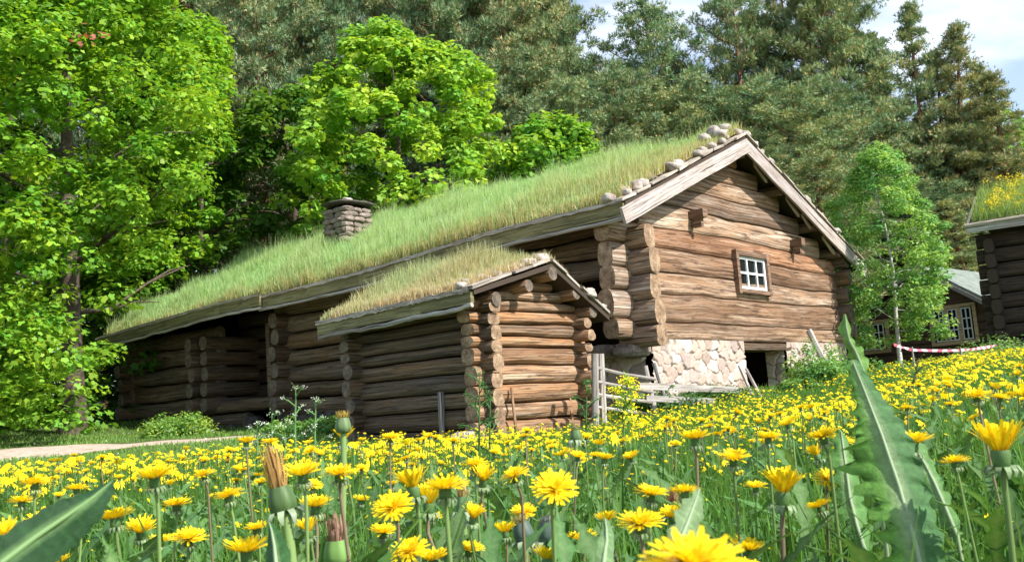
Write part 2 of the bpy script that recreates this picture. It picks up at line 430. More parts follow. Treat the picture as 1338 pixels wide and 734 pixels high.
# ------------------------------------------------------------------ camera, sun, sky
cd = bpy.data.cameras.new('camera'); cam = bpy.data.objects.new('camera', cd); C.objects.link(cam); sc.camera = cam
cam.matrix_world = Matrix([[CR[0], CU[0], -CF[0], 0], [CR[1], CU[1], -CF[1], 0], [CR[2], CU[2], -CF[2], 0], [0, 0, 0, 1]])
cd.sensor_width = 36; cd.lens = 36*F_PX/1338; cd.clip_start = .02; cd.clip_end = 2000
cd.dof.use_dof = True; cd.dof.focus_distance = 7.0; cd.dof.aperture_fstop = 22.0
SUN_EL = R(44); sd = -E2*math.cos(R(9)) + E1*math.sin(R(9)); SD = np.array([sd[0]*math.cos(SUN_EL), sd[1]*math.cos(SUN_EL), math.sin(SUN_EL)])
ld = bpy.data.lights.new('sun', 'SUN'); ld.energy = 4.6; ld.angle = R(.5); ld.color = (1, .955, .87)
sun = bpy.data.objects.new('sun', ld); C.objects.link(sun); sun.rotation_euler = Vector(SD).to_track_quat('Z', 'Y').to_euler(); sun.location = (20, -20, 30)
w = bpy.data.worlds.new('World'); sc.world = w; w.use_nodes = True; nt = w.node_tree; nt.nodes.clear()
sky = nt.nodes.new('ShaderNodeTexSky'); sky.sky_type = 'NISHITA'; sky.sun_disc = False; sky.sun_elevation = SUN_EL
sky.sun_rotation = math.atan2(SD[0], SD[1]); sky.dust_density = .6; sky.ozone_density = 1.5
tc = nt.nodes.new('ShaderNodeTexCoord'); mp = nt.nodes.new('ShaderNodeMapping'); mp.inputs['Scale'].default_value = (1.6, 1.6, 4.2); mp.inputs['Location'].default_value = (.35, .2, .55)
nt.links.new(tc.outputs['Generated'], mp.inputs[0])
cn = noise(nt, mp.outputs[0], 1.5, 9, .55, .3)
cf = ramp(nt, cn, [(.54, (.12, .12, .12)), (.82, (.95, .95, .95))])
cc = mix(nt, cf, sky.outputs[0], (9.4, 9.6, 9.9))
bg = nt.nodes.new('ShaderNodeBackground'); bg.inputs[1].default_value = .125; nt.links.new(cc, bg.inputs[0])
wo = nt.nodes.new('ShaderNodeOutputWorld'); nt.links.new(bg.outputs[0], wo.inputs[0])
vs = sc.view_settings; vs.view_transform = 'Standard'; vs.look = 'None'; vs.gamma = 1; vs.exposure = .8; vs.use_curve_mapping = False
sc.cycles.max_bounces = 6; sc.cycles.transparent_max_bounces = 4; sc.cycles.diffuse_bounces = 3; sc.cycles.transmission_bounces = 3

# ------------------------------------------------------------------ ground and path
def sp(a, b, n, p=2.2):
    t = np.linspace(-1, 1, n); return (a+b)/2 + np.sign(t)*np.abs(t)**p*(b-a)/2
xs = sp(-260, 260, 190, 2.6); ys = np.concatenate([np.linspace(-60, 0, 14)[:-1], np.linspace(0, 34, 150), 34+np.linspace(.06, 1, 30)**2*265])
X, Y = np.meshgrid(xs, ys); Z = tz(X, Y); V = np.stack([X, Y, Z], -1).reshape(-1, 3); nx = len(xs); ny = len(ys)
ii = (np.arange(ny-1)[:, None]*nx+np.arange(nx-1)[None]).ravel()
idx = np.stack([ii, ii+1, ii+1+nx, ii+nx], 1).ravel()
g = fast_mesh('ground', V, np.full(len(ii), 4), idx, np.ones((len(V), 3)), M['ground'], smooth=True); tag(g, kind='structure')

PATH_C = [(-20, 15.5), (-14, 17.6), (-10.4, 18.6), (-8.3, 19.2), (-6.9, 19.5), (-5.9, 19.8), (-4.8, 20.2)]; PATH_W = [5.4, 5.2, 4.6, 3.4, 2.3, 1.4, .4]
def path():
    cl = PATH_C; wd = PATH_W
    P = []; n = 60; mb = MB(); rows = []
    for i in range(n+1):
        t = i/n*(len(cl)-1); k = min(int(t), len(cl)-2); a = t-k
        c = np.array(cl[k])*(1-a)+np.array(cl[k+1])*a; ww = wd[k]*(1-a)+wd[k+1]*a
        d = np.array(cl[k+1])-np.array(cl[k]); d = d/np.linalg.norm(d); nrm = np.array([-d[1], d[0]])
        row = []
        for j in range(9):
            s = (j/8-.5)*ww; e = .22*mn.noise((i*.45, j*3.1, 1.7)) if j in (0, 8) else 0
            p = c+nrm*(s+e); row.append((p[0], p[1], float(tz(p[0], p[1]))+.012-(.04 if j in (0, 8) else 0)))
        rows += row
    fs = [(i*9+j, (i+1)*9+j, (i+1)*9+j+1, i*9+j+1) for i in range(n) for j in range(8)]
    mb.add(rows, fs); o = mb.build('path', M['path'], None, True); tag(o, kind='structure')
path()

# ------------------------------------------------------------------ sod roofs
def sod_roof(root, prof, ys_, thick=.1, turf=.13, seed=1, name='roof'):
    """prof(y) -> [(x,z) left eave, ridge, right eave] top of deck in layout units"""
    mb = MB(); sec = []
    for y in ys_:
        p = prof(y); sec.append([(x, z) for x, z in p]+[(x, z-thick) for x, z in p[::-1]])
    V = [H(x, y, z) for y, s_ in zip(ys_, sec) for x, z in s_]; n = 6; fs = []
    for i in range(len(ys_)-1):
        for k in range(n): fs.append((i*n+k, i*n+(k+1) % n, (i+1)*n+(k+1) % n, (i+1)*n+k))
    fs.append((0, 5, 4, 1)); fs.append((1, 4, 3, 2)); b = (len(ys_)-1)*n; fs += [(b, b+1, b+4, b+5), (b+1, b+2, b+3, b+4)]
    mb.add(V, fs); rf = mb.build(name, M['roof_deck'], root)
    # turf body
    mb = MB(); nu, L = 26, 40; y0, y1 = ys_[0]+.06, ys_[-1]-.06
    rows = []
    for j in range(L+1):
        y = lerp(y0, y1, j/L); p = prof(y)
        for i in range(nu+1):
            t = i/nu*2; a, b_ = (p[0], p[1]) if t <= 1 else (p[1], p[2]); tt = t if t <= 1 else t-1
            x, z = lerp(a[0], b_[0], tt), lerp(a[1], b_[1], tt)
            edge = min(1, min(t, 2-t)/.06, min(j, L-j)/1.5+.02)
            h = turf*max(0, edge)**.5*(.8+.6*mn.noise((x*1.7, y*1.7, seed)))+.012
            rows.append(H(x, y, z+h))
    fs = [(j*(nu+1)+i, j*(nu+1)+i+1, (j+1)*(nu+1)+i+1, (j+1)*(nu+1)+i) for j in range(L) for i in range(nu)]
    mb.add(rows, fs)
    mb.build('turf', M['turf_green'] if seed != 2 else M['turf_soil'], rf, True)
    return rf
def roof_grass(rf, prof, y0, y1, n, hfun, cfun, side=1.0, w=.011, turf=.12, lean=.3, name='roof_grass', density=None):
    """blades over the left slope (and side of the right one)"""
    yy = rg.uniform(y0, y1, n); t = rg.uniform(0.0, side, n)
    pl = np.array([[*prof(y)[0], *prof(y)[1], *prof(y)[2]] for y in yy])
    L = t <= 1; tt = np.where(L, t, t-1)
    x = np.where(L, lerp(pl[:, 0], pl[:, 2], tt), lerp(pl[:, 2], pl[:, 4], tt)); z = np.where(L, lerp(pl[:, 1], pl[:, 3], tt), lerp(pl[:, 3], pl[:, 5], tt))
    if density is not None:
        k = rg.random(n) < density(t, yy); x, z, yy, t = x[k], z[k], yy[k], t[k]; n = len(x)
    P = S*(HO[None]+x[:, None]*E1+yy[:, None]*E2+(z+turf*np.minimum(1, t/.06)**.5*.8)[:, None]*E3)
    nz = np.array([mn.noise((a*1.3, b*1.3, 3.3)) for a, b in zip(x, yy)])
    h = hfun(t, yy, nz)*rg.uniform(.5, 1.25, n)
    col, tip = cfun(t, yy, nz, n)
    V, c, i, k = blades(P, h, w*rg.uniform(.7, 1.4, n), col, lean, tip)
    off = np.array(wloc(rf)); o = fast_mesh(name, V-off, c, i, k, M['grass'], rf); tag(o, kind='stuff'); return o

def eave_trim(root, pts, low=.13, name='eave_board', xo=0.0, pole=True, h=.17):
    """weathered fascia plank, ragged bark rim above it and a thin pole below, following eave points (x,y,z_top)"""
    mb = MB(); p2 = MB(); p3 = MB()
    for (a, b) in zip(pts[:-1], pts[1:]):
        a = np.array(a, float); b = np.array(b, float)
        A, B = H(*a), H(*b); d = B-A
        box(mb, A-E3*h*S - E1*.05, d, E1*.07, E3*(h*S-.02))
    mb.build(name, M['eave_board'], root)
    n = 70; P = [np.array(p, float) for p in pts]; tot = len(P)-1; q = rnd.random()*30; top = []; bot = []
    for i in range(n+1):
        t = i/n*tot; k = min(int(t), tot-1); c = lerp(P[k], P[k+1], t-k)
        r1 = .018*mn.noise((i*.55, q, 0)); r2 = .035*abs(mn.noise((i*.9, q, 5)))
        top.append(H(c[0]-.07, c[1], c[2]+.025+r1)); bot.append(H(c[0]-.07+r1, c[1], c[2]-.02-r2))
    V = top+bot+[v+E1*.12 for v in top]+[v+E1*.12 for v in bot]; m_ = n+1
    fs = []; uv = []
    for i in range(n):
        for a, b in ((0, m_), (m_*2, 0), (m_, m_*3)):
            fs.append((a+i, a+i+1, b+i+1, b+i)); uv.append([(i*.2, q), (i*.2+.2, q), (i*.2+.2, q+.1), (i*.2, q+.1)])
    p2.add(V, fs, uv); p2.build('bark_edge', M['bark_rim'], root)
    if pole:
        pp = [H(c[0]-.02+.02*mn.noise((i*.6, q, 2)), c[1], c[2]-h-.035+.02*mn.noise((i*.5, q, 7))) for i, c in enumerate([lerp(P[min(int(t), tot-1)], P[min(int(t), tot-1)+1], t-min(int(t), tot-1)) for t in np.linspace(0, tot, 30)])]
        tube(p3, pp, .036, 7, wob=.2); p3.build('eave_pole', M['grey_wood'], root)

# ================================================================== the log farmhouse
farm = empty('log_farmhouse', H(0, 0, -.86), 'long old log farmhouse with a grassy sod roof, stone chimney and stone footing', 'farmhouse')
XL, XR_, XRE = -.9, 2.95, 7.65
def fprof(y):
    zl = np.interp(y, [-.5, 1.9, 5, 7.7, 8.0, 14.6], [1.84, 1.82, 1.64, 1.58, 1.62, 1.36])
    zr = np.interp(y, [-.5, 4, 9, 14.6], [3.42, 3.42, 3.42, 3.33])
    zx = np.interp(y, [-.5, 14.6], [1.55, 1.45])
    return [(XL, float(zl)), (XR_, float(zr)), (XRE, float(zx))]
rf = sod_roof(farm, fprof, [-.42, 0, 1, 2, 3.5, 5, 6.4, 7.7, 8.2, 10, 12, 13.8], seed=1)
def h1(t, y, nz): return np.where(t < .12, .22, .35)*(1+.9*nz)*np.where(y < 1.2, .85, 1)
def c1(t, y, nz, n):
    dry = np.clip(.0+.9*np.exp(-t/.08)+.9*np.exp(-(y+.4)/1.1)+.65*np.exp(-(y+.4)/3.5)*np.clip(1.25-t, 0, 1)+nz*.45, 0, 1)*rg.uniform(.3, 1.35, n); dry = np.clip(dry, 0, 1)[:, None]
    gr = vary(n, (.20, .44, .12), .3, .12); dr = vary(n, (.55, .40, .22), .3, .1)
    tp = vary(n, (.46, .70, .32), .25, .12)
    return gr*(1-dry)+dr*dry, tp*(1-dry*.7)+dr*dry*.7
roof_grass(rf, fprof, -.35, 13.75, 140000, h1, c1, 1.15, .010, lean=.42)
roof_grass(rf, fprof, -.2, 13.7, 16000, lambda t, y, nz: .48*(1+1.2*nz), lambda t, y, nz, n: (vary(n, (.22, .42, .12), .3, .1), vary(n, (.60, .66, .38), .25, .08)), 1.1, .008, lean=.4, name='tall_roof_grass')
# chimney: dry stone stack with a slab and a stone on top
ch = MB(); cx, cy = 1.30, 7.78
zz = 2.35; k = 0; hx, hy = .37, .34
while zz < 3.50:
    hh = rnd.uniform(.07, .12)
    for side in range(4):
        m_ = rnd.choice((2, 3)); e = 0
        cuts = sorted([0, 1]+[(j+rnd.uniform(-.2, .2))/m_ for j in range(1, m_)])
        for a, b in zip(cuts[:-1], cuts[1:]):
            q = (a+b)/2*2-1; wv = (b-a)
            k += 1; j_ = rnd.uniform(-.025, .025)
            if side < 2: c = (cx+q*hx, cy+(-1 if side == 0 else 1)*(hy-.07+j_), zz+hh/2); rx, ry = wv*hx*1.03, .11
            else: c = (cx+(-1 if side == 2 else 1)*(hx-.07+j_), cy+q*hy, zz+hh/2); rx, ry = .11, wv*hy*1.03
            rock(ch, H(*c), rx*S, ry*S, hh*.56*S, k, axes=(E1, E2, E3), rough=.22)
    zz += hh
box(ch, H(cx-.32, cy-.29, 2.35), E1*.64*S, E2*.58*S, E3*1.2*S, 1)
chm = ch.build('chimney', [M['slate'], M['inside']], rf, False)
cp = MB(); rock(cp, H(cx, cy, 3.62), .5*S, .46*S, .045*S, 77, axes=(E1, E2, E3), rough=.12); cp.build('cap_slab', M['slate_dark'], rf, True)
cp = MB(); rock(cp, H(cx-.02, cy-.05, 3.71), .13*S, .1*S, .05*S, 78, axes=(E1, E2, E3)); cp.build('cap_stone', M['stone'], rf, True)
# eaves
eave_trim(farm, [(XL, y, fprof(y)[0][1]) for y in (-.4, 1, 2, 3.5, 5, 6.4, 7.85)], h=.2)
eave_trim(farm, [(XL-.07, y, fprof(y)[0][1]+.05) for y in (7.7, 9, 10.5, 12, 13.8)], h=.2)
# barge boards at the gable
def barge(p, q, wdt, nm, y=-.46, th=.05, mat='barge', dz=0):
    a, b = np.array(H(p[0], y, p[1])), np.array(H(q[0], y, q[1])); d = (b-a); mb = MB()
    seg = 10; V = []; 
    nrm = np.cross(d/np.linalg.norm(d), E2); nrm /= np.linalg.norm(nrm)
    if nrm[2] > 0: nrm = -nrm
    for i in range(seg+1):
        c = a+d*i/seg+E3*.012*mn.noise((i*.7, wdt*9, p[0])); ww = wdt*S*(1+.05*mn.noise((i*.8, 3, p[0])))
        V += [c, c+nrm*ww, c+nrm*ww+E2*th, c+E2*th]
    L = np.linalg.norm(d); fs = []; uv = []; qo = rnd.random()*20
    for i in range(seg):
        for k in range(4):
            k2 = (k+1) % 4; fs.append((i*4+k, (i+1)*4+k, (i+1)*4+k2, i*4+k2)); u0, u1 = qo+i/seg*L, qo+(i+1)/seg*L
            uv.append([(u0, k*.3), (u1, k*.3), (u1, k*.3+.3), (u0, k*.3+.3)])
    fs += [(3, 2, 1, 0), (seg*4, seg*4+1, seg*4+2, seg*4+3)]; uv += [[(0, 0), (.05, 0), (.05, .3), (0, .3)]]*2
    mb.add(V, fs, uv); return mb.build(nm, M[mat], farm)
barge((-1.06, 1.72), (2.92, 3.36), .225, 'barge_board')
barge((2.92, 3.36), (7.72, 1.52), .24, 'barge_board', y=-.45)
# thin bark/plank rim and stones along the verge
def verge(root, p, q, y, n, st_n, mats=('bark_rim', 'stone'), size=1.0, up=.07):
    mb = MB()
    for i in range(n):
        t0, t1 = i/n, (i+.93)/n; a = lerp(np.array(p), np.array(q), t0); b = lerp(np.array(p), np.array(q), t1)
        j = rnd.uniform(-.02, .03); A, B = H(a[0], y+j, a[1]+rnd.uniform(.0, .025)), H(b[0], y+j, b[1]+rnd.uniform(0, .025))
        box(mb, A, B-A, E2*rnd.uniform(.15, .22), E3*rnd.uniform(.03, .06))
    mb.build('verge_plank', M[mats[0]], root)
    for i in range(st_n):
        t = (i+.5+rnd.uniform(-.3, .3))/st_n; a = lerp(np.array(p), np.array(q), t)
        s = size*rnd.uniform(.07, .12); m2 = MB(); yy = y+rnd.uniform(.06, .32)
        rock(m2, H(a[0], yy, a[1]+up+s*.2), s*1.15*S, s*.9*S, s*.62*S, rnd.random()*99, axes=(E1, E2, E3))
        m2.build('stone', M[mats[1]], root, True)
verge(rf, (-1.0, 1.80), (2.92, 3.43), -.45, 10, 24, size=.92)
verge(rf, (2.92, 3.43), (7.70, 1.60), -.45, 11, 30, size=.95)
for dx, dy, dz, s in ((2.78, -.15, 3.53, .12), (2.55, -.05, 3.47, .11), (3.1, -.2, 3.47, .10), (2.4, -.25, 3.36, .10), (2.1, -.1, 3.28, .09)):
    m2 = MB(); rock(m2, H(dx, dy, dz+.03), s*1.2*S, s*S, s*.7*S, rnd.random()*99, axes=(E1, E2, E3)); m2.build('stone', M['stone'], rf, True)
# gable wall (logs), clipped by the roof
def clipf(z):
    def inv(z, a, b): return a[0]+(z-a[1])/(b[1]-a[1])*(b[0]-a[0])
    p = fprof(0); lo = inv(z+.24, p[0], p[1]) if z+.24 > p[0][1] else -9
    hi = inv(z+.24, p[2], p[1]) if z+.24 > p[2][1] else 99
    return lo, hi
gz = courses(0, [.28, .40, .33, .35, .33, .33, .33, .30, .30, .28, .26])
WX0, WX1, WZ0, WZ1 = 2.72, 3.84, .85, 1.45
mb = MB()
log_wall(mb, 'x', 0, 0, 6.96, gz, 3, .10, .0, .3, wob=.06, clip=clipf, gap=-.010, tones=[(1.0,.92,.82),(.76,.66,.58),(.86,.80,.76),(.74,.62,.53),(.95,.71,.56),(1.18,1.14,1.10),(.70,.66,.63),(.98,.89,.80),(.78,.68,.60),(.92,.70,.55),(.7,.6,.5)], holes=[(WX0-.02, WX1+.02, WZ0+.05, WZ1-.02)], power=5)
mb.build('gable_wall', [M['gable_log'], M['log_end']], farm, False)
# corner of crossed log ends: long-wall logs poking out past the gable, gable logs poking out sideways
lz = courses(.0, [.30, .36, .36, .36, .34])
for (x0, y0_, ax, ln, nm, mm) in ((-.27, -.40, 'y', .55, 'log_end', 'log_end'),):
    for k in range(5):
        m2 = MB(); z0, z1 = lz[k]-.12, lz[k+1]-.12; jy = rnd.uniform(-.05, .05)
        hewn_log(m2, (x0, y0_+jy, 0), (x0, .2, 0), np.array([-1., 0, 0]), np.array([0, 0, 1.]), lambda t, z0=z0: z0-.005, lambda t, z1=z1: z1+.005, 205+k, .145+rnd.uniform(-.02, .02), 5, True, 3.2)
        m2.build('log_end', [M['gable_log'], M['log_end']], farm)
for k in range(5):
    m2 = MB(); z0, z1 = gz[k]+.02, gz[k+1]+.02; jx = rnd.uniform(-.05, .05)
    hewn_log(m2, (-.82+jx, .06, 0), (-.0, .06, 0), np.array([0, -1., 0]), np.array([0, 0, 1.]), lambda t, z0=z0: z0-.005, lambda t, z1=z1: z1+.005, 240+k, .13, 5, True, 3.2)
    m2.build('log_end', [M['gable_log'], M['log_end']], farm)
for k in range(5):   # far right corner
    m2 = MB(); z0, z1 = gz[k]+.1, gz[k+1]+.1
    hewn_log(m2, (6.98, -.34+rnd.uniform(-.05, .05), 0), (6.98, .2, 0), np.array([-1., 0, 0]), np.array([0, 0, 1.]), lambda t, z0=z0: z0+.01, lambda t, z1=z1: z1-.01, 280+k, .13, 5, True, 2.4)
    m2.build('log_end', [M['shade_log'], M['log_end_grey']], farm)
# purlin ends and struts in the gable
for (x, z, r, l) in ((1.45, 1.95, .075, .22), (5.05, 1.82, .075, .2)):
    m2 = MB(); box(m2, H(x-r, -.12-l, z-r*.8), E1*2*r*S, E2*(l+.1)*S, E3*1.7*r*S); box(m2, H(x-r*.5, -.10-l*.8, z-r*2.6), E1*r*S, E2*l*.7*S, E3*r*1.8*S); m2.build('beam_end', M['frame_brown'], farm)
def zroof(x): return float(np.interp(x, [XL, XR_, XRE], [1.84, 3.42, 1.55]))
for (x, dz) in ((-.45, .2), (.9, .2), (2.92, .26), (4.3, .2), (5.6, .2), (6.6, .22)):
    m2 = MB(); tube(m2, [H(x, -.36, zroof(x)-dz), H(x, .3, zroof(x)-dz)], [.12, .13], 10, 0, capmi=1, wob=.1); m2.build('purlin_end', [M['shade_log'], M['log_end_grey']], farm)
for (x, l) in ((3.4, .4), (4.55, .45), (5.15, .3), (6.0, .45)):      # pale plank ends under the right roof slope
    m2 = MB(); a, b = H(x, -.33, zroof(x)-.24), H(x+l, -.33, zroof(x+l)-.33); box(m2, a, b-a, E2*.05, E3*.07); m2.build('soffit_plank', M['barge'], farm)
# long wall (shaded): front section, recessed porch, far section
lzA = courses(-.62, [.31, .31, .30, .32, .33, .34, .33, .32]); 
mb = MB()
def clipA(z): return ((2.9 if z < -.02 else (1.5 if z < .95 else 0)), 99)
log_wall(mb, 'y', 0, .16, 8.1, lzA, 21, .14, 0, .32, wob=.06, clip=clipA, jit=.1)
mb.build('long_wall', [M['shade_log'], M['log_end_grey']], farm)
mb = MB(); lzB = courses(-.2, [.32, .31, .3, .32, .33, .33])
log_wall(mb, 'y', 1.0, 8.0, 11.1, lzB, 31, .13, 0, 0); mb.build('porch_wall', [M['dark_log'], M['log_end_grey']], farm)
mb = MB(); lzC = courses(-.42, [.36, .36, .36, .36, .38])
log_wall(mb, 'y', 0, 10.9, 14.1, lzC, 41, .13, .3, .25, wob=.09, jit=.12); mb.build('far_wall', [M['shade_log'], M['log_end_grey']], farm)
for (yc, zb, sgn, sd_) in ((8.15, -.55, 1, 50), (11.0, -.42, -1, 60), (13.95, -.42, 1, 70), (10.55, -.42, -1, 80)):   # crossed corners: log ends sticking out of the long side
    for k in range(6):
        m2 = MB(); z0 = zb+k*.32; 
        if z0 > 1.15: continue
        hewn_log(m2, (-.42+rnd.uniform(-.06, .05), yc, 0), (.9, yc, 0), np.array([0, -1., 0]), np.array([0, 0, 1.]), lambda t, z0=z0: z0+.01, lambda t, z0=z0: z0+.31, sd_+k, .13, 6, True, 2.3)
        m2.build('log_end', [M['shade_log'], M['log_end_grey']], farm)
m2 = MB(); box(m2, H(-.05, 8.75, -.3), E1*.14*S, E2*.12*S, E3*1.55*S); m2.build('porch_post', M['shade_log'], farm)
m2 = MB(); hewn_log(m2, (-.02, 8.2, 0), (-.02, 11.2, 0), np.array([-1., 0, 0]), np.array([0, 0, 1.]), lambda t: -.46, lambda t: -.2, 91, .16, 10); m2.build('sill_log', [M['shade_log'], M['log_end_grey']], farm)
m2 = MB(); hewn_log(m2, (-.0, 9.6, 0), (-.0, 11.2, 0), np.array([-1., 0, 0]), np.array([0, 0, 1.]), lambda t: -.78, lambda t: -.47, 92, .17, 10); m2.build('sill_log', [M['shade_log'], M['log_end_grey']], farm)
# dark solid inside, so no daylight shows through
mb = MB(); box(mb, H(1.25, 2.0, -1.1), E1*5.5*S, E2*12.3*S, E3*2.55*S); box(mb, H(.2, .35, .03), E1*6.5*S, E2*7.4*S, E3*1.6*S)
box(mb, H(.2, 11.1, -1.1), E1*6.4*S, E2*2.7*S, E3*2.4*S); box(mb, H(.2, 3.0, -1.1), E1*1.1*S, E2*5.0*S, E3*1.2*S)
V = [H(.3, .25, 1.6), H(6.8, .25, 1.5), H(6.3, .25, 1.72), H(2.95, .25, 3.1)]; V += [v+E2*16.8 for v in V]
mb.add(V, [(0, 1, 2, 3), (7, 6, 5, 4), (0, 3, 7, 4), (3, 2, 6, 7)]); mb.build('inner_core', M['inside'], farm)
# right and far walls
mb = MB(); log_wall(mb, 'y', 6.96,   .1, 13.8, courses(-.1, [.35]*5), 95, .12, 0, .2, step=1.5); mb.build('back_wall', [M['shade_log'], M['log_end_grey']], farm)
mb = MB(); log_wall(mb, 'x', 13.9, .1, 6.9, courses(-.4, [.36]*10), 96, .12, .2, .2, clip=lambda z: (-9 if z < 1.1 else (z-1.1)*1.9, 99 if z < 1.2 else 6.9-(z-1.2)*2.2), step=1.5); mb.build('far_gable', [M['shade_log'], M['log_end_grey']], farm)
# window in the gable
win = MB(); fw = .075
for (x0, x1, z0, z1) in ((WX0-.04, WX0+.05, WZ0-.06, WZ1+.07), (WX1-.05, WX1+.04, WZ0-.06, WZ1+.07), (WX0+.052, WX1-.052, WZ1-.02, WZ1+.06), (WX0+.052, WX1-.052, WZ0-.05, WZ0+.02)):
    box(win, H(x0, -.17, z0), E1*(x1-x0)*S, E2*.16*S, E3*(z1-z0)*S)
win = win.build('window', M['frame_brown'], farm)
mb = MB(); box(mb, H(WX0+.05, -.09, WZ0+.02), E1*(WX1-WX0-.1)*S, E2*.01, E3*(WZ1-WZ0-.04)*S); mb.build('pane', M['glass'], win)
mb = MB(); xa, xb, za, zb = WX0+.054, WX1-.054, WZ0+.023, WZ1-.023
for x in (xa, (2*xa+xb)/3-.012, (xa+2*xb)/3-.02, xb-.06):
    ww = .06 if x in (xa, xb-.06) else .04; box(mb, H(x, -.125, za), E1*ww*S, E2*.03*S, E3*(zb-za)*S)
for z, hh in ((za, .05), ((za+zb)/2-.018, .036), (zb-.05, .05)): box(mb, H(xa+.004, -.123, z), E1*(xb-xa-.008)*S, E2*.026*S, E3*hh*S)
mb.build('sash', M['white_paint'], win)
# stone footing of pale granite with the cellar opening
def stone_panel(nm, fo, fx, fz, wdt, hgt, cell, seed, res=.016, dep=.055, shape=None):
    """rubble wall: a fine grid pushed out stone by stone; one colour per stone"""
    r_ = np.random.default_rng(seed); pts = []; rows = int(round(hgt/cell/.8)); z = 0
    for j in range(rows):
        nc = max(2, int(round(wdt/(cell*r_.uniform(.9, 1.7)))))
        for i in range(nc): pts.append(((i+.5+r_.uniform(-.35, .35))/nc*wdt, (j+.5+r_.uniform(-.3, .3))/rows*hgt))
    pts = np.array(pts); cols = np.array([(.50, .39, .33), (.55, .46, .40), (.45, .34, .28), (.58, .51, .45), (.39, .31, .27), (.52, .40, .33)])[r_.integers(0, 6, len(pts))]*r_.uniform(.85, 1.1, (len(pts), 1))
    tilt = r_.uniform(-.35, .35, (len(pts), 2)); out_ = r_.uniform(-.02, .03, len(pts))
    nx_, nz_ = int(wdt/res)+1, int(hgt/res)+1; A, B = np.meshgrid(np.linspace(0, wdt, nx_), np.linspace(0, hgt, nz_))
    wx = A+.025*np.sin(B*23+seed)+.015*np.sin(A*31+B*17); wz = B+.02*np.sin(A*19+seed*2)+.012*np.sin(B*37-A*21)
    D = np.hypot(wx[..., None]-pts[:, 0], (wz[..., None]-pts[:, 1])*1.25); o = np.argsort(D, -1)[..., :2]
    d1 = np.take_along_axis(D, o[..., :1], -1)[..., 0]; d2 = np.take_along_axis(D, o[..., 1:], -1)[..., 0]; c = o[..., 0]
    e = np.clip((d2-d1)/.045, 0, 1)**.45
    dp = e*dep*(1+out_[c]*8) + e*(tilt[c, 0]*(A-pts[c, 0])+tilt[c, 1]*(B-pts[c, 1]))*.35
    col = cols[c]*e[..., None]+np.array([.33, .26, .21])*(1-e[..., None])
    V = np.array(fo)[None, None]+A[..., None]*fx+B[..., None]*fz; nrm = np.cross(fx, fz); V = V+dp[..., None]*nrm
    ii_ = (np.arange(nz_-1)[:, None]*nx_+np.arange(nx_-1)[None]).ravel(); ix = np.stack([ii_, ii_+1, ii_+1+nx_, ii_+nx_], 1).ravel()
    off = np.array(wloc(farm)); return fast_mesh(nm, V.reshape(-1, 3)-off, np.full(len(ii_), 4), ix, col.reshape(-1, 3), M['stone_wall'], farm, smooth=False)
stone_panel('stone_footing', H(-.05, -.06, -1.15), E1, E3, 2.80*S, 1.16*S, .25, 5)
stone_panel('stone_footing', H(-.08, 2.9, -1.15), -E2, E3, 2.92*S, 1.14*S, .42, 11)
stone_panel('stone_footing', H(4.35, -.06, -1.15), E1, E3, 2.65*S, 1.16*S, .23, 6)
stone_panel('stone_footing', H(2.75, -.06, -1.15), E2, E3, .35*S, 1.14*S, .32, 8)
stone_panel('stone_footing', H(4.35, .29, -1.15), -E2, E3, .35*S, 1.14*S, .32, 9)
for k, (x, y, z, a, b, c) in enumerate(((-.22, .12, -.13, .26, .24, .12), (-.20, .6, -.12, .24, .24, .11), (-.18, .3, -.95, .25, .3, .12))):
    m2 = MB(); rock(m2, H(x, y, z), a*S, b*S, c*S, 300+k, axes=(E1, E2, E3), rough=.15); m2.build('corner_stone', M['slate'], farm, False)
for k in range(26):
    y = 3+k*.44; m2 = MB(); s = rnd.uniform(.22, .32)
    if 8.4 < y < 9.6: continue
    rock(m2, H(.12, y, -.72 if y < 11 else -.55), s*S, .27*S, .2*S, 340+k, axes=(E1, E2, E3), rough=.2); m2.build('footing_stone', M['slate_dark'], farm, False)
mb = MB(); box(mb, H(2.3, 1.9, -1.2), E1*2.6*S, E2*.05, E3*1.2*S); mb.build('cellar_back', M['dark_log'], farm)  # dark sheet, its colour stands in for the unlit cellar
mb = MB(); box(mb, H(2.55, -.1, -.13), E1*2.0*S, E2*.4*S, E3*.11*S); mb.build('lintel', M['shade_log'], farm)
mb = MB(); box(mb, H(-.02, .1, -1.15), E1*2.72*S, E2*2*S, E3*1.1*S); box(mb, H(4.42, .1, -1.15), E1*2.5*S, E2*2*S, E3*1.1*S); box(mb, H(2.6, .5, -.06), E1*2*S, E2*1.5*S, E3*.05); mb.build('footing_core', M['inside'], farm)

# ================================================================== the small log shed
shed = empty('log_shed', H(-2.4, 1.1, -1.2), 'small square log shed with a sod roof standing before the long farmhouse', 'shed')
def sprof(y):
    return [(-3.86, .50-.03*y), (-2.38, .90-.02*y), (-1.22, .28-.02*y)]
sr = sod_roof(shed, sprof, [-.22, .4, 1.2, 2.0, 2.5], thick=.06, turf=.10, seed=2)
def h2(t, y, nz): return (.13+.30*np.clip((t-.25)/.6, 0, 1)*np.clip((y+.1)/.9, .15, 1))*(1+.6*nz)
def c2(t, y, nz, n):
    dry = np.clip(.95-t*.75+nz*.5-.15*(y-.5)+.7*np.exp(-(y+.2)/.35), .05, 1)*rg.uniform(.5, 1.3, n); dry = np.clip(dry, 0, 1)[:, None]
    gr = vary(n, (.26, .37, .13), .25, .12); dr = vary(n, (.58, .44, .28), .25, .08); tp = vary(n, (.50, .56, .32), .2, .1)
    return gr*(1-dry)+dr*dry, tp*(1-dry*.7)+dr*dry*.7
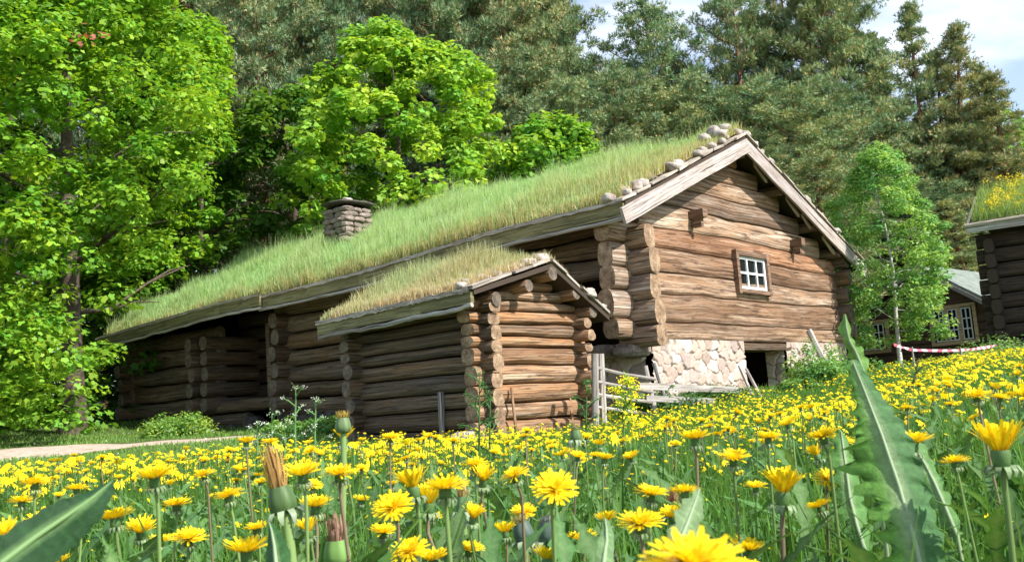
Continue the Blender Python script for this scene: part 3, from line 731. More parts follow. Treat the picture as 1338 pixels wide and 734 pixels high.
roof_grass(sr, sprof, -.18, 2.5, 17000, h2, c2, 1.35, .009, .09, .28)
roof_grass(sr, sprof, -.1, .55, 1500, lambda t, y, nz: .30*(1+1.0*nz), lambda t, y, nz, n: (vary(n, (.14, .30, .07), .3, .1), vary(n, (.40, .45, .22), .25, .1)), 2.0, .010, .06, .5, name='verge_grass', density=lambda t, y: t > 1.45)
eave_trim(shed, [(-3.86, y, sprof(y)[0][1]) for y in (-.2, .6, 1.4, 2.5)], h=.15)
verge(sr, (-3.9, .49), (-2.38, .93), -.24, 4, 9, size=.85, up=.05)
verge(sr, (-2.38, .93), (-1.20, .29), -.24, 4, 8, size=.85, up=.05)
def sclip(z): return (-9 if z < .26 else -3.86+(z+.1-.5)/.45*1.56+.12, 99 if z < .2 else -1.16-(z+.12-.3)/.65*1.14-.1)
sz = courses(-1.22, [.24, .22, .21, .21, .21, .145, .16, .155, .13, .13, .12, .12])
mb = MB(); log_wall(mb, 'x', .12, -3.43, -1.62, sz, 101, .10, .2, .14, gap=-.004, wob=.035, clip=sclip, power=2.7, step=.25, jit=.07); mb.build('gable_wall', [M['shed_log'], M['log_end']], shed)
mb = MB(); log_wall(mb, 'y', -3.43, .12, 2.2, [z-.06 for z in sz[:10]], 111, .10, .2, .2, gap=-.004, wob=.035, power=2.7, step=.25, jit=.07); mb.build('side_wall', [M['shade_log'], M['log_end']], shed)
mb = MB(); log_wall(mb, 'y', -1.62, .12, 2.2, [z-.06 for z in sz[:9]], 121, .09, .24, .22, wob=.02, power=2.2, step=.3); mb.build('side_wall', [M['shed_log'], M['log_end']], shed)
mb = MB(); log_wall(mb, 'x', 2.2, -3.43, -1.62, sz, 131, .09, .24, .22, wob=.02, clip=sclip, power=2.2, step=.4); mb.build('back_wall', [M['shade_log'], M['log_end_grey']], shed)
mb = MB(); box(mb, H(-3.36, .2, -1.2), E1*1.68*S, E2*1.93*S, E3*1.5*S); mb.build('inner_core', M['inside'], shed)
V = [H(-3.3, .22, .28), H(-1.7, .22, .22), H(-2.38, .22, .77)]; V += [v+E2*2.3 for v in V]; mb = MB(); mb.add(V, [(0, 1, 2), (5, 4, 3)]); mb.build('gable_backing', M['inside'], shed)  # unseen dark backing, added so no daylight leaks between the logs
for (x, z, r) in ((-2.38, .78, .085), (-2.85, .60, .075), (-3.42, .42, .085), (-1.88, .56, .08), (-1.52, .34, .085)):
    m2 = MB(); tube(m2, [H(x, -.17-rnd.uniform(0, .06), z), H(x, .5, z)], [r*S, r*S*1.05], 10, 0, capmi=1, wob=.15); m2.build('purlin_end', [M['shed_log'], M['log_end_grey']], shed)
m2 = MB()
for k in range(7): rock(m2, H(-3.4+k*.3, .1, -1.3), .17*S, .15*S, .1*S, 400+k, axes=(E1, E2, E3))
m2.build('footing_stones', M['slate'], shed)

# ================================================================== trees
def crown_leaves(clumps, per, size, base, nz=.6, amt=.3, hue=.14, star=False, droop=.25, flat=.6, seed=0):
    """clumps: (n,4) centre+radius, leaves scattered through each flattened clump, denser on its outer, upper side"""
    cl = np.repeat(np.asarray(clumps), per, 0); n = len(cl)
    d = rg.normal(size=(n, 3)); d /= np.linalg.norm(d, axis=1, keepdims=True)
    r = cl[:, 3:4]*rg.uniform(.25, 1, (n, 1))**.5
    P = cl[:, :3] + d*r*np.array([1, 1, flat]); P[:, 2] -= droop*(np.hypot(d[:, 0], d[:, 1])*r[:, 0])**2/np.maximum(cl[:, 3], .1)
    N = d*.7 + np.array([0, 0, nz+.4]) + rg.normal(0, .45, (n, 3))
    tint = np.repeat(rg.uniform(-1, 1, len(clumps)), per)[:, None]
    col = vary(n, base, amt, hue)*(1+.32*tint*np.array([1.2, .6, .4]))
    return leaves(P, N, size*rg.uniform(.6, 1.25, n), np.clip(col, 0, 1), .85, star)
def limb_system(mb, base, H_, spread, nl, r0, lean=(0, 0), start=.25, seed=0, up=.5):
    """tapered trunk with branching limbs; returns tips"""
    r_ = random.Random(seed); top = np.array(base)+np.array([lean[0], lean[1], H_]); tips = []
    pts = [lerp(np.array(base, float), top, t)+np.array([.25*math.sin(t*5+seed), .25*math.cos(t*4+seed*2), 0])*t for t in np.linspace(0, 1, 9)]
    tube(mb, pts, [r0*(1.25 if i == 0 else 1)*(1-.85*i/8) for i in range(9)], 9, wob=.15)
    for i in range(nl):
        t = start+(1-start)*(i+r_.random()*.7)/nl; k = min(int(t*8), 7); p = lerp(pts[k], pts[k+1], t*8-k)
        a = i*2.4+r_.random(); L = spread*(1.05-.75*((t-start)/(1-start))**1.6)*r_.uniform(.75, 1.1)
        q = [p]
        for s_ in (.33, .66, 1): q.append(p+np.array([math.cos(a)*L*s_, math.sin(a)*L*s_, up*L*s_**1.3*.8+r_.uniform(-.2, .2)]))
        tube(mb, q, [r0*.32*(1-t*.6), r0*.2*(1-t*.5), r0*.12, r0*.05], 5, cap=False); tips.append((q[3], L))
        for b in range(3):
            a2 = a+r_.uniform(-1, 1); m_ = q[1+b % 2]; L2 = L*.5; e = m_+np.array([math.cos(a2)*L2, math.sin(a2)*L2, L2*r_.uniform(.1, .6)])
            tube(mb, [m_, lerp(m_, e, .5)+E3*.1, e], [r0*.12, r0*.08, r0*.03], 4, cap=False)
    return pts
def broadleaf(name, label, group, loc, H_, rad, nclump, per, lsize, base, *a_, front=0, **k_): return broadleaf_(name, label, group, loc, H_, rad, nclump, per, lsize, base, *a_, front=front, **k_)
def broadleaf_(name, label, group, loc, H_, rad, nclump, per, lsize, base, crown_lo=.12, crad=.55, seed=1, mat_t='bark', shape=1.0, trunk_r=.2, star=True, cx=(0, 0), cull=None, front=0):
    loc = np.array([loc[0], loc[1], float(tz(loc[0], loc[1]))-.1]); t = empty(name, loc, label, 'tree', group)
    mb = MB(); limb_system(mb, loc, H_*.9, rad*.8, 14, trunk_r, (cx[0], cx[1]), .2, seed); mb.build('trunk', M[mat_t], t, True)
    r_ = np.random.default_rng(seed*13+5); cl = []
    lob = r_.uniform(0, 6.28, 6)
    while len(cl) < nclump:
        z = r_.uniform(crown_lo, 1); u = (z-crown_lo)/(1-crown_lo)
        prof = (math.sin(math.pi*min(1, (u*.86+.14)))**.55)*(1 if u < .5 else 1-.35*(u-.5))*shape+.05
        a = r_.uniform(0, 6.28); lump = 1+.16*math.sin(3*a+lob[0]+z*4)+.13*math.sin(5*a+lob[1]-z*7)+.1*math.sin(2*a+lob[2]+z*11)
        rr = rad*prof*lump*(r_.uniform(.35, 1)**.4)
        p = (loc[0]+cx[0]*z+math.cos(a)*rr, loc[1]+cx[1]*z+math.sin(a)*rr, loc[2]+z*H_)
        if cull and cull(p): continue
        cl.append((*p, crad*r_.uniform(.6, 1.3)))
    for q in range(front): cl.append((loc[0]+r_.uniform(-1.8, 1.8), loc[1]-r_.uniform(2.2, 4.0), loc[2]+r_.uniform(.9, H_*.72), crad*r_.uniform(.7, 1.2)))
    V, c, i, k = crown_leaves(cl, per, lsize, base, star=star)
    fast_mesh('crown', V-loc, c, i, k, M['leaf'], t)
    return t
# big maples and bushes on the left
ML = (.23, .42, .04)
broadleaf('maple_tree', 'huge bright green maple at the left edge with branches down to the lawn', None, (-11.2, 25), 14.5, 5.2, 950, 95, .098, ML, .03, .60, 2, trunk_r=.3, front=75,
  cull=lambda p: px_of(p)[0] > np.interp(px_of(p)[1], [0, 100, 200, 270, 330, 400, 550], [225, 262, 268, 240, 200, 145, 118]) or px_of(p)[1] > 552)
broadleaf('maple_tree', 'sunlit maple leaning out above the left end of the long sod roof', None, (-10.6, 34), 14, 3.0, 340, 85, .12, (.22, .42, .035), .05, .6, 3, trunk_r=.22,
  cull=lambda p: px_of(p)[0] > np.interp(px_of(p)[1], [0, 250, 330, 550], [280, 300, 260, 120]))
broadleaf('maple_tree', 'bright yellow-green maple standing behind the roof right above the stone chimney', None, (-3.5, 31), 12.3, 3.4, 330, 85, .125, (.30, .50, .06), .28, .55, 4, trunk_r=.2, shape=1.0)
broadleaf('maple_tree', 'dark green deciduous tree in shade between the left maple and the chimney maple', None, (-8.0, 36), 12, 3.6, 240, 60, .16, (.10, .22, .03), .03, .7, 5, trunk_r=.26)  # leaf colour darkened, shade is in the tone
broadleaf('maple_tree', 'tall shaded tree in the top left corner behind the huge maple', None, (-17, 33), 20, 6.0, 330, 60, .17, (.05, .12, .02), .1, .9, 6, trunk_r=.35)  # near-black leaf green paints this crown as shaded
broadleaf('young_maple_tree', 'small bright maple top showing over the roof ridge near the gable peak', None, (1.6, 34), 9.6, 2.3, 150, 75, .13, (.22, .42, .05), .3, .55, 7, trunk_r=.14)
broadleaf('young_maple_tree', 'low leafy maple crown just over the middle of the sod roof ridge', None, (.3, 34.5), 8.2, 2.0, 110, 75, .13, (.20, .38, .05), .3, .55, 8, trunk_r=.12)
broadleaf('maple_tree', 'round light green tree beside the pines at the far right edge', None, (27.5, 56), 14.5, 4.2, 160, 60, .26, (.22, .40, .07), .2, .9, 9, trunk_r=.25)
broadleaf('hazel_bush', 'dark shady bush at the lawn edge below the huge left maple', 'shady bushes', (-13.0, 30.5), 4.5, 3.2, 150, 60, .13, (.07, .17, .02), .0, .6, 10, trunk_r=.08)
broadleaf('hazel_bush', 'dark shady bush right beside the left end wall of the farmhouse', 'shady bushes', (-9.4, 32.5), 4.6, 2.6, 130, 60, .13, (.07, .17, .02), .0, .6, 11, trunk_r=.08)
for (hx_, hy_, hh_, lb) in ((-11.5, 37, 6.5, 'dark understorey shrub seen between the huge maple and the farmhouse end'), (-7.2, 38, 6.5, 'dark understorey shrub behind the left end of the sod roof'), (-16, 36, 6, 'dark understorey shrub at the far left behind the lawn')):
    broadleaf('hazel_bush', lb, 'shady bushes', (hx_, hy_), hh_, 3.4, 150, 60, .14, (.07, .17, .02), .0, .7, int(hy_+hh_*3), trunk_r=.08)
# birch
bx, by = at(1172, 455, 24.5)[:2]
broadleaf('birch_tree', 'slender fresh green birch with a white trunk right of the farmhouse gable', None, (bx+.05, by), 5.75, 1.36, 300, 80, .056, (.25, .45, .12), .15, .26, 12, 'birch_bark', .95, .06, False)

# conifers: four master meshes, then copies
def pine_mesh(kind, seed, Ht=16.0):
    """returns (trunk mesh object data, crown mesh data) built at origin"""
    r_ = np.random.default_rng(seed); mb = MB(); pr = random.Random(seed)
    pts = [np.array([.25*math.sin(z*.3+seed), .25*math.cos(z*.23+seed), z]) for z in np.linspace(-.3, Ht, 12)]
    tube(mb, pts, [.24*(1-.88*i/11)+.02 for i in range(12)], 8, wob=.12)
    cl = []; lo = .30 if kind == 'pine' else .14
    nb = 50
    for b in range(nb):
        t = lo+(1-lo)*(b/nb)**.9; z = t*Ht; k = min(int(t*11), 10); p = pts[k]*1.0; p[2] = z
        u = (t-lo)/(1-lo)
        if kind == 'pine': L = 2.75*(math.sin(math.pi*min(1, u*.80+.2))**.6)*pr.uniform(.55, 1.15)+.25; rise = .25+.4*u
        else: L = 2.6*(1-u)**.8*pr.uniform(.7, 1.15)+.2; rise = .05+.3*u
        a = b*2.399+pr.uniform(-.3, .3)
        q = [p, p+np.array([math.cos(a)*L*.5, math.sin(a)*L*.5, L*rise*.35]), p+np.array([math.cos(a)*L, math.sin(a)*L, L*rise])]
        tube(mb, q, [.07*(1-t*.6), .045*(1-t*.5), .015], 4, cap=False)
        for s_ in np.arange(.35, 1.05, .17):
            c = lerp(q[0], q[2], s_)+np.array([pr.uniform(-.2, .2), pr.uniform(-.2, .2), pr.uniform(-.05, .25)])
            cl.append((*c, pr.uniform(.26, .50)*(.8+.3*s_)))
            if L > 1.4: cl.append((*(c+np.array([-math.sin(a), math.cos(a), 0])*pr.choice((-1, 1))*pr.uniform(.3, .8)), pr.uniform(.25, .5)))
    cl.append((*pts[-1], .3)); cl = np.array(cl); per = 64; n = len(cl)*per; cc = np.repeat(cl, per, 0)
    d = r_.normal(size=(n, 3)); d /= np.linalg.norm(d, axis=1, keepdims=True); P = cc[:, :3]+d*cc[:, 3:4]*r_.uniform(.2, 1, (n, 1))*np.array([1, 1, .55])
    # each tuft: a fan of three slim needles sprays
    D = d*.8+np.array([0, 0, .55])+r_.normal(0, .35, (n, 3)); D /= np.linalg.norm(D, axis=1, keepdims=True)
    T = r_.normal(size=(n, 3)); T -= D*np.sum(T*D, 1, keepdims=True); T /= np.linalg.norm(T, axis=1, keepdims=True)
    s = r_.uniform(.11, .22, (n, 1)); w_ = .022
    V = np.stack([P-T*w_, P+T*w_, P+D*s+T*s*.35, P+D*s*.45, P+D*s*1.1-T*s*.4], 1)
    # two slim triangles sharing the base
    idx = (np.arange(n)[:, None]*5+np.array([0, 1, 2, 0, 3, 4])[None]).ravel()
    tint = np.repeat(r_.uniform(-1, 1, len(cl)), per)[:, None]
    base = np.where(r_.random((n, 1)) < (.22 if kind == 'pine' else .34), np.array([[.40, .35, .19]]), np.array([[.20, .285, .15]]))
    col = base*(1+.28*tint*np.array([1, .6, .3]))*r_.uniform(.7, 1.3, (n, 1))
    tr = mb.build('trunk', M['pine_bark'], None, True); cr = fast_mesh('crown', V.reshape(-1, 3), np.full(2*n, 3), idx, np.repeat(col, 5, 0), M['needle'])
    tm, cm = tr.data, cr.data; bpy.data.objects.remove(tr); bpy.data.objects.remove(cr); return tm, cm
PM = [('pine', 16., *pine_mesh('pine', 3)), ('pine', 16., *pine_mesh('pine', 8)), ('spruce', 16., *pine_mesh('spruce', 5)), ('spruce', 16., *pine_mesh('spruce', 12))]
def conifer(px, ytop, Y, v, wide=1.0, label=None):
    kind, h0, tm, cm = PM[v]; top = at(px, ytop, Y); z0 = float(tz(top[0], Y)); hh = top[2]-z0
    r = empty('pine_tree' if kind == 'pine' else 'spruce_tree', (top[0], Y, z0), label or ('olive green pine in the forest behind the log buildings' if kind == 'pine' else 'olive brown conical conifer in the forest behind the log buildings'), 'tree', 'conifers of the forest edge')
    r.scale = (wide*.86, wide*.86, hh/h0*.975); r.rotation_euler = (0, 0, rnd.random()*6.28)
    for nm, me in (('trunk', tm), ('crown', cm)):
        o = bpy.data.objects.new(nm, me); C.objects.link(o); o.parent = r
    return r
heroes = {(835, 2): 'pine whose rounded tip stands alone against the sky above the farmhouse roof', (950, -35): 'tall dark pine with open branches right of the sky gap above the gable peak',
          (1180, 0): 'pointed conifer whose tip stands against the sky above the birch', (1240, 24): 'conifer with a ragged tip standing just right of the pointed one above the birch', (1292, 92): 'lowest conifer at the right end of the tree line'}
fr = [(40, -120, 42, 0), (120, -140, 44, 1), (200, -110, 43, 0), (262, -90, 42, 1), (330, -70, 40, 0), (385, -120, 44, 1), (430, -60, 41, 0), (500, -100, 45, 1), (560, -70, 42, 0), (610, -110, 44, 1), (655, -80, 43, 0), (700, -60, 45, 1), (722, -8, 46, 0),
      (770, 84, 48, 1), (835, 2, 45, 0), (880, 84, 47, 1), (950, -35, 46, 0), (985, 20, 48, 1), (1020, -30, 47, 0), (1062, -45, 46, 1), (1098, -18, 48, 0), (1138, 38, 47, 2), (1180, 0, 46, 2), (1212, 62, 48, 3), (1240, 24, 46, 3), (1268, 82, 47, 2), (1292, 92, 45, 3), (1322, 190, 46, 2),
      (690, 70, 40, 0), (742, 110, 39, 1), (800, 90, 40, 1), (855, 110, 41, 0), (900, 105, 42, 1), (940, 120, 40, 0), (990, 110, 41, 1), (1035, 120, 38, 0), (1075, 105, 40, 1), (1120, 130, 41, 2), (1155, 140, 38, 3), (1205, 150, 40, 2), (1240, 165, 37, 3), (1280, 190, 39, 2), (1318, 230, 37, 3), (1350, 235, 39, 2),
      (350, 90, 43, 1), (420, 130, 46, 0), (560, 100, 43, 1), (620, 90, 41, 0), (470, 60, 47, 1), (1000, 190, 33, 2), (1060, 210, 33, 0), (1240, 260, 33, 2), (1190, 240, 35, 1), (300, 60, 46, 0)]
for (px, yt, Y, v) in fr:
    if px > 1095 and Y < 44: Y += 9
    conifer(px+rnd.uniform(-4, 4), yt, Y+rnd.uniform(-1, 1), v, rnd.uniform(.9, 1.15), heroes.get((px, yt)))
for k in range(30):   # a second rank further up the slope
    px = -40+k*48; yt = np.interp(px, [0, 700, 760, 800, 900, 1000, 1130, 1290, 1340], [-60, -40, 125, 130, 150, 110, 130, 190, 235])+rnd.uniform(-20, 30)
    conifer(px+rnd.uniform(-14, 14), yt, rnd.uniform(56, 68), rnd.choice((0, 1) if px < 1100 else (2, 3)), rnd.uniform(1.0, 1.35))

# ================================================================== other buildings on the right
o = at(1314, 470, 25); RX = np.array([.845, -.535, 0]); RY = np.array([.535, .845, 0])
stor = empty('log_storehouse', (o[0]+2, o[1], .4), 'dark deep brown log building with yellow flowers on its sod roof, cut by the right edge', 'storehouse')
def Q(x, y, z): return np.array([o[0], o[1], .35])+x*RX+y*RY+z*E3
def frame_wall(root, nm, fo, fx, L, zs, hw, seed, mat, thick=.12, ext=(0, .3), power=3):
    mb = MB(); r_ = random.Random(seed)
    for k in range(len(zs)-1):
        A = np.array(fo)+fx*(-ext[0]-r_.random()*.05)+E3*zs[k]; B = np.array(fo)+fx*(L+ext[1])+E3*zs[k]; h = zs[k+1]-zs[k]; n = 12; na = 12; V = []
        q = r_.random()*50; l = np.linalg.norm(B-A)
        for i in range(n+1):
            c = lerp(A, B, i/n)+E3*h/2
            for j in range(na):
                an = 2*math.pi*j/na; cs, sn = math.cos(an), math.sin(an); e = 2/power
                V.append(c+hw*(abs(cs)**e*math.copysign(1, cs)*thick)+E3*(abs(sn)**e*math.copysign(1, sn)*(h/2-.008)+.012*mn.noise((i*.6, j*.5, seed+k))))
        fs = [(i*na+j, (i+1)*na+j, (i+1)*na+(j+1) % na, i*na+(j+1) % na) for i in range(n) for j in range(na)]
        uv = [[(q+i/n*l, j*.1), (q+(i+1)/n*l, j*.1), (q+(i+1)/n*l, j*.1+.1), (q+i/n*l, j*.1+.1)] for i in range(n) for j in range(na)]
        fs += [tuple(range(na)), tuple(range(n*na, n*na+na))[::-1]]; uv += [[(0, 0)]*na]*2
        mb.add(V, fs, uv)
    return mb.build(nm, M[mat], root)
frame_wall(stor, 'front_wall', Q(0, 0, -.1), RX, 5, courses(0, [.385]*9), -RY, 5, 'dark_log', ext=(.3, 0))
frame_wall(stor, 'side_wall', Q(0, 0, -.25), RY, 4, courses(0, [.385]*9), -RX, 6, 'dark_log', ext=(.3, .3))
mb = MB(); box(mb, Q(.05, .05, -.3), RX*5, RY*4, E3*3.5); mb.build('inner_core', M['inside'], stor)
mb = MB(); zt = at(1262, 294, 24.5)[2]-.35; V = [Q(-.38, -.5, zt-.02), Q(5.2, -.5, zt), Q(5.2, 2.1, zt+1.15), Q(-.38, 2.1, zt+1.15), Q(-.38, 4.6, zt), Q(5.2, 4.6, zt)]
V += [v-E3*.12 for v in V]; mb.add(V, [(0, 1, 2, 3), (3, 2, 5, 4), (6, 9, 8, 7), (9, 10, 11, 8), (0, 6, 7, 1), (0, 3, 9, 6), (3, 4, 10, 9), (4, 5, 11, 10)]); srf = mb.build('roof', M['roof_deck'], stor)
mb = MB(); V = []; fs = []
for j in range(21):
    for i in range(31):
        x = lerp(-.33, 5.2, i/30); t = j/20*2; y = lerp(-.45, 2.1, t) if t <= 1 else lerp(2.1, 4.6, t-1); z = zt+(1.15*t if t <= 1 else 1.15*(2-t)); e = min(1, min(i/2, j/1.5, (20-j)/1.5))
        V.append(Q(x, y, z+.01+.16*e**.5*(.8+.5*mn.noise((x*2, y*2, 8)))))
fs = [(j*31+i, j*31+i+1, (j+1)*31+i+1, (j+1)*31+i) for j in range(20) for i in range(30)]; mb.add(V, fs); mb.build('turf', M['turf_green'], srf, True)
mb = MB(); q0 = Q(-.42, -.56, zt-.17); box(mb, q0, RX*5.6, RY*.07, E3*.16); mb.build('eave_board', M['grey_wood'], stor)
mb = MB(); tube(mb, [Q(-.45, -.56, zt+.02), Q(1.5, -.57, zt+.05), Q(3, -.56, zt+.02), Q(5.2, -.56, zt+.04)], [.045, .04, .045, .04], 7, wob=.3); mb.build('bark_edge', M['bark_rim'], stor)
mb = MB(); box(mb, Q(-.44, -.48, zt-.13), RY*2.55+E3*1.15, RX*.05, E3*.15); mb.build('verge_board', M['grey_wood'], stor)
n = 9000; t = rg.uniform(0, 1.0, n); x = rg.uniform(-.3, 4.5, n)
P = np.array([o[0], o[1], .35])+x[:, None]*RX+(lerp(-.42, 2.1, t))[:, None]*RY+(zt+1.15*t+.12)[:, None]*E3
V, c, i, k = blades(P, rg.uniform(.12, .38, n), rg.uniform(.008, .016, n), vary(n, (.20, .32, .08), .3), .3, vary(n, (.36, .48, .16), .3))
so = np.array(wloc(srf)); tag(fast_mesh('roof_grass', V-so, c, i, k, M['grass'], srf), kind='stuff')
n = 230; t = rg.uniform(.05, .95, n); x = np.abs(rg.normal(0, 1, n))*1.1+.3*rg.random(n)-.1+.0*t
P = np.array([o[0], o[1], .35])+x[:, None]*RX+(lerp(-.42, 2.1, t))[:, None]*RY+(zt+1.15*t+.12+rg.uniform(.2, .42, n))[:, None]*E3
k1 = np.array([mn.noise((a*1.5, b*3, 4)) for a, b in zip(x, t)]) > -.08; P = P[k1]; P = np.repeat(P, 9, 0)+rg.normal(0, .045, (len(P)*9, 3)); n = len(P)
V, c, i, k = leaves(P, rg.normal(size=(n, 3))+[0, -.4, .6], rg.uniform(.02, .035, n), vary(n, (.75, .62, .04), .15, .04), .9)
tag(fast_mesh('yellow_roof_flowers', V-so, c, i, k, M['petal'], srf), kind='stuff')

# house with the paned windows
hl = at(1108, 470, 35); hr = at(1300, 462, 31.5); WXv = hr-hl; WXv[2] = 0; WL = np.linalg.norm(WXv); WXv /= WL; WN = np.array([WXv[1], -WXv[0], 0])
zb_ = .5
def W(x, d, z): return np.array([hl[0], hl[1], 0])+x*WXv-d*WN+E3*z     # d = depth behind the front
hs = empty('brown_house', W(WL/2, 2, zb_), 'dark brown wooden house with white paned windows, half hidden by the birch', 'house')
mb = MB(); ap = WL*.60
apz = at(1222, 348, 32.8)[2]; ez = at(1300, 385, 31.4)[2]-.15; el = apz-(apz-ez)*ap/(WL-ap)*.8
V = [W(0, 0, zb_-.6), W(WL+1, 0, zb_-.6), W(WL+1, 0, ez-.4), W(ap, 0, apz-.15), W(0, 0, el-.2)]; V += [v-WN*7 for v in V]
mb.add(V, [(0, 1, 2, 3, 4), (9, 8, 7, 6, 5), (0, 4, 9, 5), (1, 6, 7, 2)]); mb.build('wall', M['brown_boards'], hs)
mb = MB()
for k in range(14): box(mb, W(0, -.02, zb_-.4+k*.26), WXv*(WL+.9), WN*.03, E3*.23) if zb_-.4+k*.26 < ez-.5 else None
mb.build('cladding', M['brown_boards'], hs)
mb = MB()
for (xa, za, xb, zb2) in ((ap, apz, WL+1.6, apz-(apz-ez)*(WL+1.6-ap)/(WL-ap)), (ap, apz, -.6, el-.1)):
    a, b = W(xa, -.35, za), W(xb, -.35, zb2); box(mb, a, b-a, -WN*8, E3*.10)
rr = mb.build('roof', M['roof_metal'], hs)
mb = MB()
for (xa, za, xb, zb2) in ((ap, apz, WL+1.6, apz-(apz-ez)*(WL+1.6-ap)/(WL-ap)), (ap, apz, -.6, el-.1)):
    a, b = W(xa, -.38, za-.16), W(xb, -.38, zb2-.16); box(mb, a, b-a, WN*.04, E3*.15)
mb.build('barge_board', M['grey_wood'], rr)
def casement(px0, px1, y0, y1, cols, rows, sashes):
    u0 = (px0-1108)/(1300-1108); x0 = WL*u0*30/(30-(3.5)*u0)*.905 if False else None
    def xon(px):
        lo, hi = -1., WL+2
        for _ in range(40):
            m_ = (lo+hi)/2; lo, hi = (m_, hi) if px_of(W(m_, -.05, 1.5))[0] < px else (lo, m_)
        return lo
    xa, xb = xon(px0), xon(px1); c = W((xa+xb)/2, -.05, 0); za = at((px0+px1)/2, y1, c[1])[2]; zt_ = at((px0+px1)/2, y0, c[1])[2]
    fr_ = MB(); f = .11
    for (a, b, c_, d) in ((xa, xb, za, za+f), (xa, xb, zt_-f, zt_), (xa, xa+f, za+f+.002, zt_-f-.002), (xb-f, xb, za+f+.002, zt_-f-.002)):
        box(fr_, W(a, -.04, c_), WXv*(b-a), WN*.08, E3*(d-c_))
    sw = (xb-xa-2*f)/sashes
    for s_ in range(1, sashes): box(fr_, W(xa+f+s_*sw-.05, -.04, za+f+.003), WXv*.10, WN*.07, E3*(zt_-za-2*f-.006))
    wo_ = fr_.build('window', M['frame_tan'], hs)
    g = MB(); box(g, W(xa+f, -.035, za+f), WXv*(xb-xa-2*f), WN*.02, E3*(zt_-za-2*f)); g.build('pane', M['glass'], wo_)
    s2 = MB(); A0, A1, Z0, Z1 = xa+f, xb-f, za+f, zt_-f
    for s_ in range(sashes):
        l, r_ = A0+s_*sw+.06, A0+(s_+1)*sw-.06
        for k in range(cols+1): x = lerp(l, r_-.035, k/cols); box(s2, W(x, -.07, Z0+.02), WXv*.035, WN*.025, E3*(Z1-Z0-.04))
        for k in range(rows+1): z = lerp(Z0+.02, Z1-.055, k/rows); box(s2, W(l+.002, -.068, z), WXv*(r_-l-.004), WN*.024, E3*.035)
    s2.build('muntins', M['white_paint'], wo_)
casement(1218, 1280, 398, 450, 2, 3, 3)
casement(1120, 1164, 419, 462, 2, 3, 2)

# barrier tape on two posts
pa = [at(1168, 450, 19.5), at(1192, 457, 19.8), at(1255, 457.5, 20), at(1302, 451, 21)]
def ribbon(nm, pts, hgt, mat, sag):
    V = []; n = 30; L = 0; uv = []; fs = []; ls = []
    for k in range(len(pts)-1):
        for i in range(n+(k == len(pts)-2)):
            t = i/n; p = lerp(pts[k], pts[k+1], t)-E3*sag*4*t*(1-t)*np.linalg.norm(pts[k+1]-pts[k]); V.append(p)
    for i, p in enumerate(V): L += np.linalg.norm(p-V[i-1]) if i else 0; ls.append(L)
    m = len(V); tw = [np.array([.02*math.sin(i*.3), 0, hgt/2]) for i in range(m)]
    VV = [p-q for p, q in zip(V, tw)]+[p+q for p, q in zip(V, tw)]+[p-q+np.array([0, .003, 0]) for p, q in zip(V, tw)]+[p+q+np.array([0, .003, 0]) for p, q in zip(V, tw)]
    for i in range(m-1):
        for a, b in ((0, m), (3*m, 2*m)): fs.append((a+i, a+i+1, b+i+1, b+i)); uv.append([(ls[i], 0), (ls[i+1], 0), (ls[i+1], 1), (ls[i], 1)])
    mb = MB(); mb.add(VV, fs, uv); return mb.build(nm, mat, None, False, V[0])
tag(ribbon('barrier_tape', pa, .05, M['tape'], .008), 'red and white striped barrier tape hanging across the meadow before the brown house', 'tape')
for k, p in enumerate(pa[:3:1]):
    if k == 0: continue
    mb = MB(); tube(mb, [p-E3*.75, p+E3*.06], [.022, .018], 6, wob=.1)
    tag(mb.build('tape_post', M['grey_wood'], None, False, p-E3*.75), ('left', 'short grey stake holding the tape, nearer the birch trunk', 'short grey stake holding the tape, nearer the deep brown log building')[k], 'stake', 'stakes under the barrier tape')

# fence of two upright posts and grey rails before the gable
def stick(nm, a, b, r, label, cat, mat='grey_wood', flat=None, group=None, taper=.8):
    mb = MB(); a, b = np.array(a, float), np.array(b, float)
    tube(mb, [a, lerp(a, b, .33)+rg.normal(0, .006, 3), lerp(a, b, .66)+rg.normal(0, .006, 3), b], [r, r*(.67+.33*taper), r*(.33+.67*taper), r*taper], 7, wob=.25)
    return tag(mb.build(nm, M[mat], None, False, a), label, cat, group)
fe = empty('rail_fence', at(787, 556, 15.5), 'grey weathered rail fence with paired upright posts right of the shed', 'fence')
def fpart(nm, pts, r, flat=False):
    mb = MB()
    if flat: a, b = pts; box(mb, a-E3*r, b-a, np.array([.0, .03, 0]), E3*2*r)
    else: tube(mb, pts, r, 7, wob=.25)
    return mb.build(nm, M['grey_wood'], fe)
fpart('post', [at(778, 558, 15.2), at(777, 462, 15.2)], .055); fpart('post', [at(789, 552, 15.5), at(785, 462, 15.5)], .05)
fpart('rail', [at(776, 479, 15.35), at(815, 489, 15.9), at(856, 495, 16.4)], .03)
fpart('rail', [at(776, 498, 15.35), at(856, 513, 16.4)], .03); fpart('rail', [at(776, 515, 15.35), at(856, 526, 16.4)], .03); fpart('rail', [at(776, 531, 15.35), at(850, 541, 16.4)], .028)
fpart('rail', [at(836, 504, 16.2), at(965, 509, 17.4)], .055, True); fpart('rail', [at(845, 520, 16.0), at(935, 524, 16.8)], .05, True)
fpart('post', [at(858, 545, 16.3), at(843, 478, 16.4)], .04); fpart('post', [at(872, 530, 16.5), at(854, 474, 16.5)], .035)
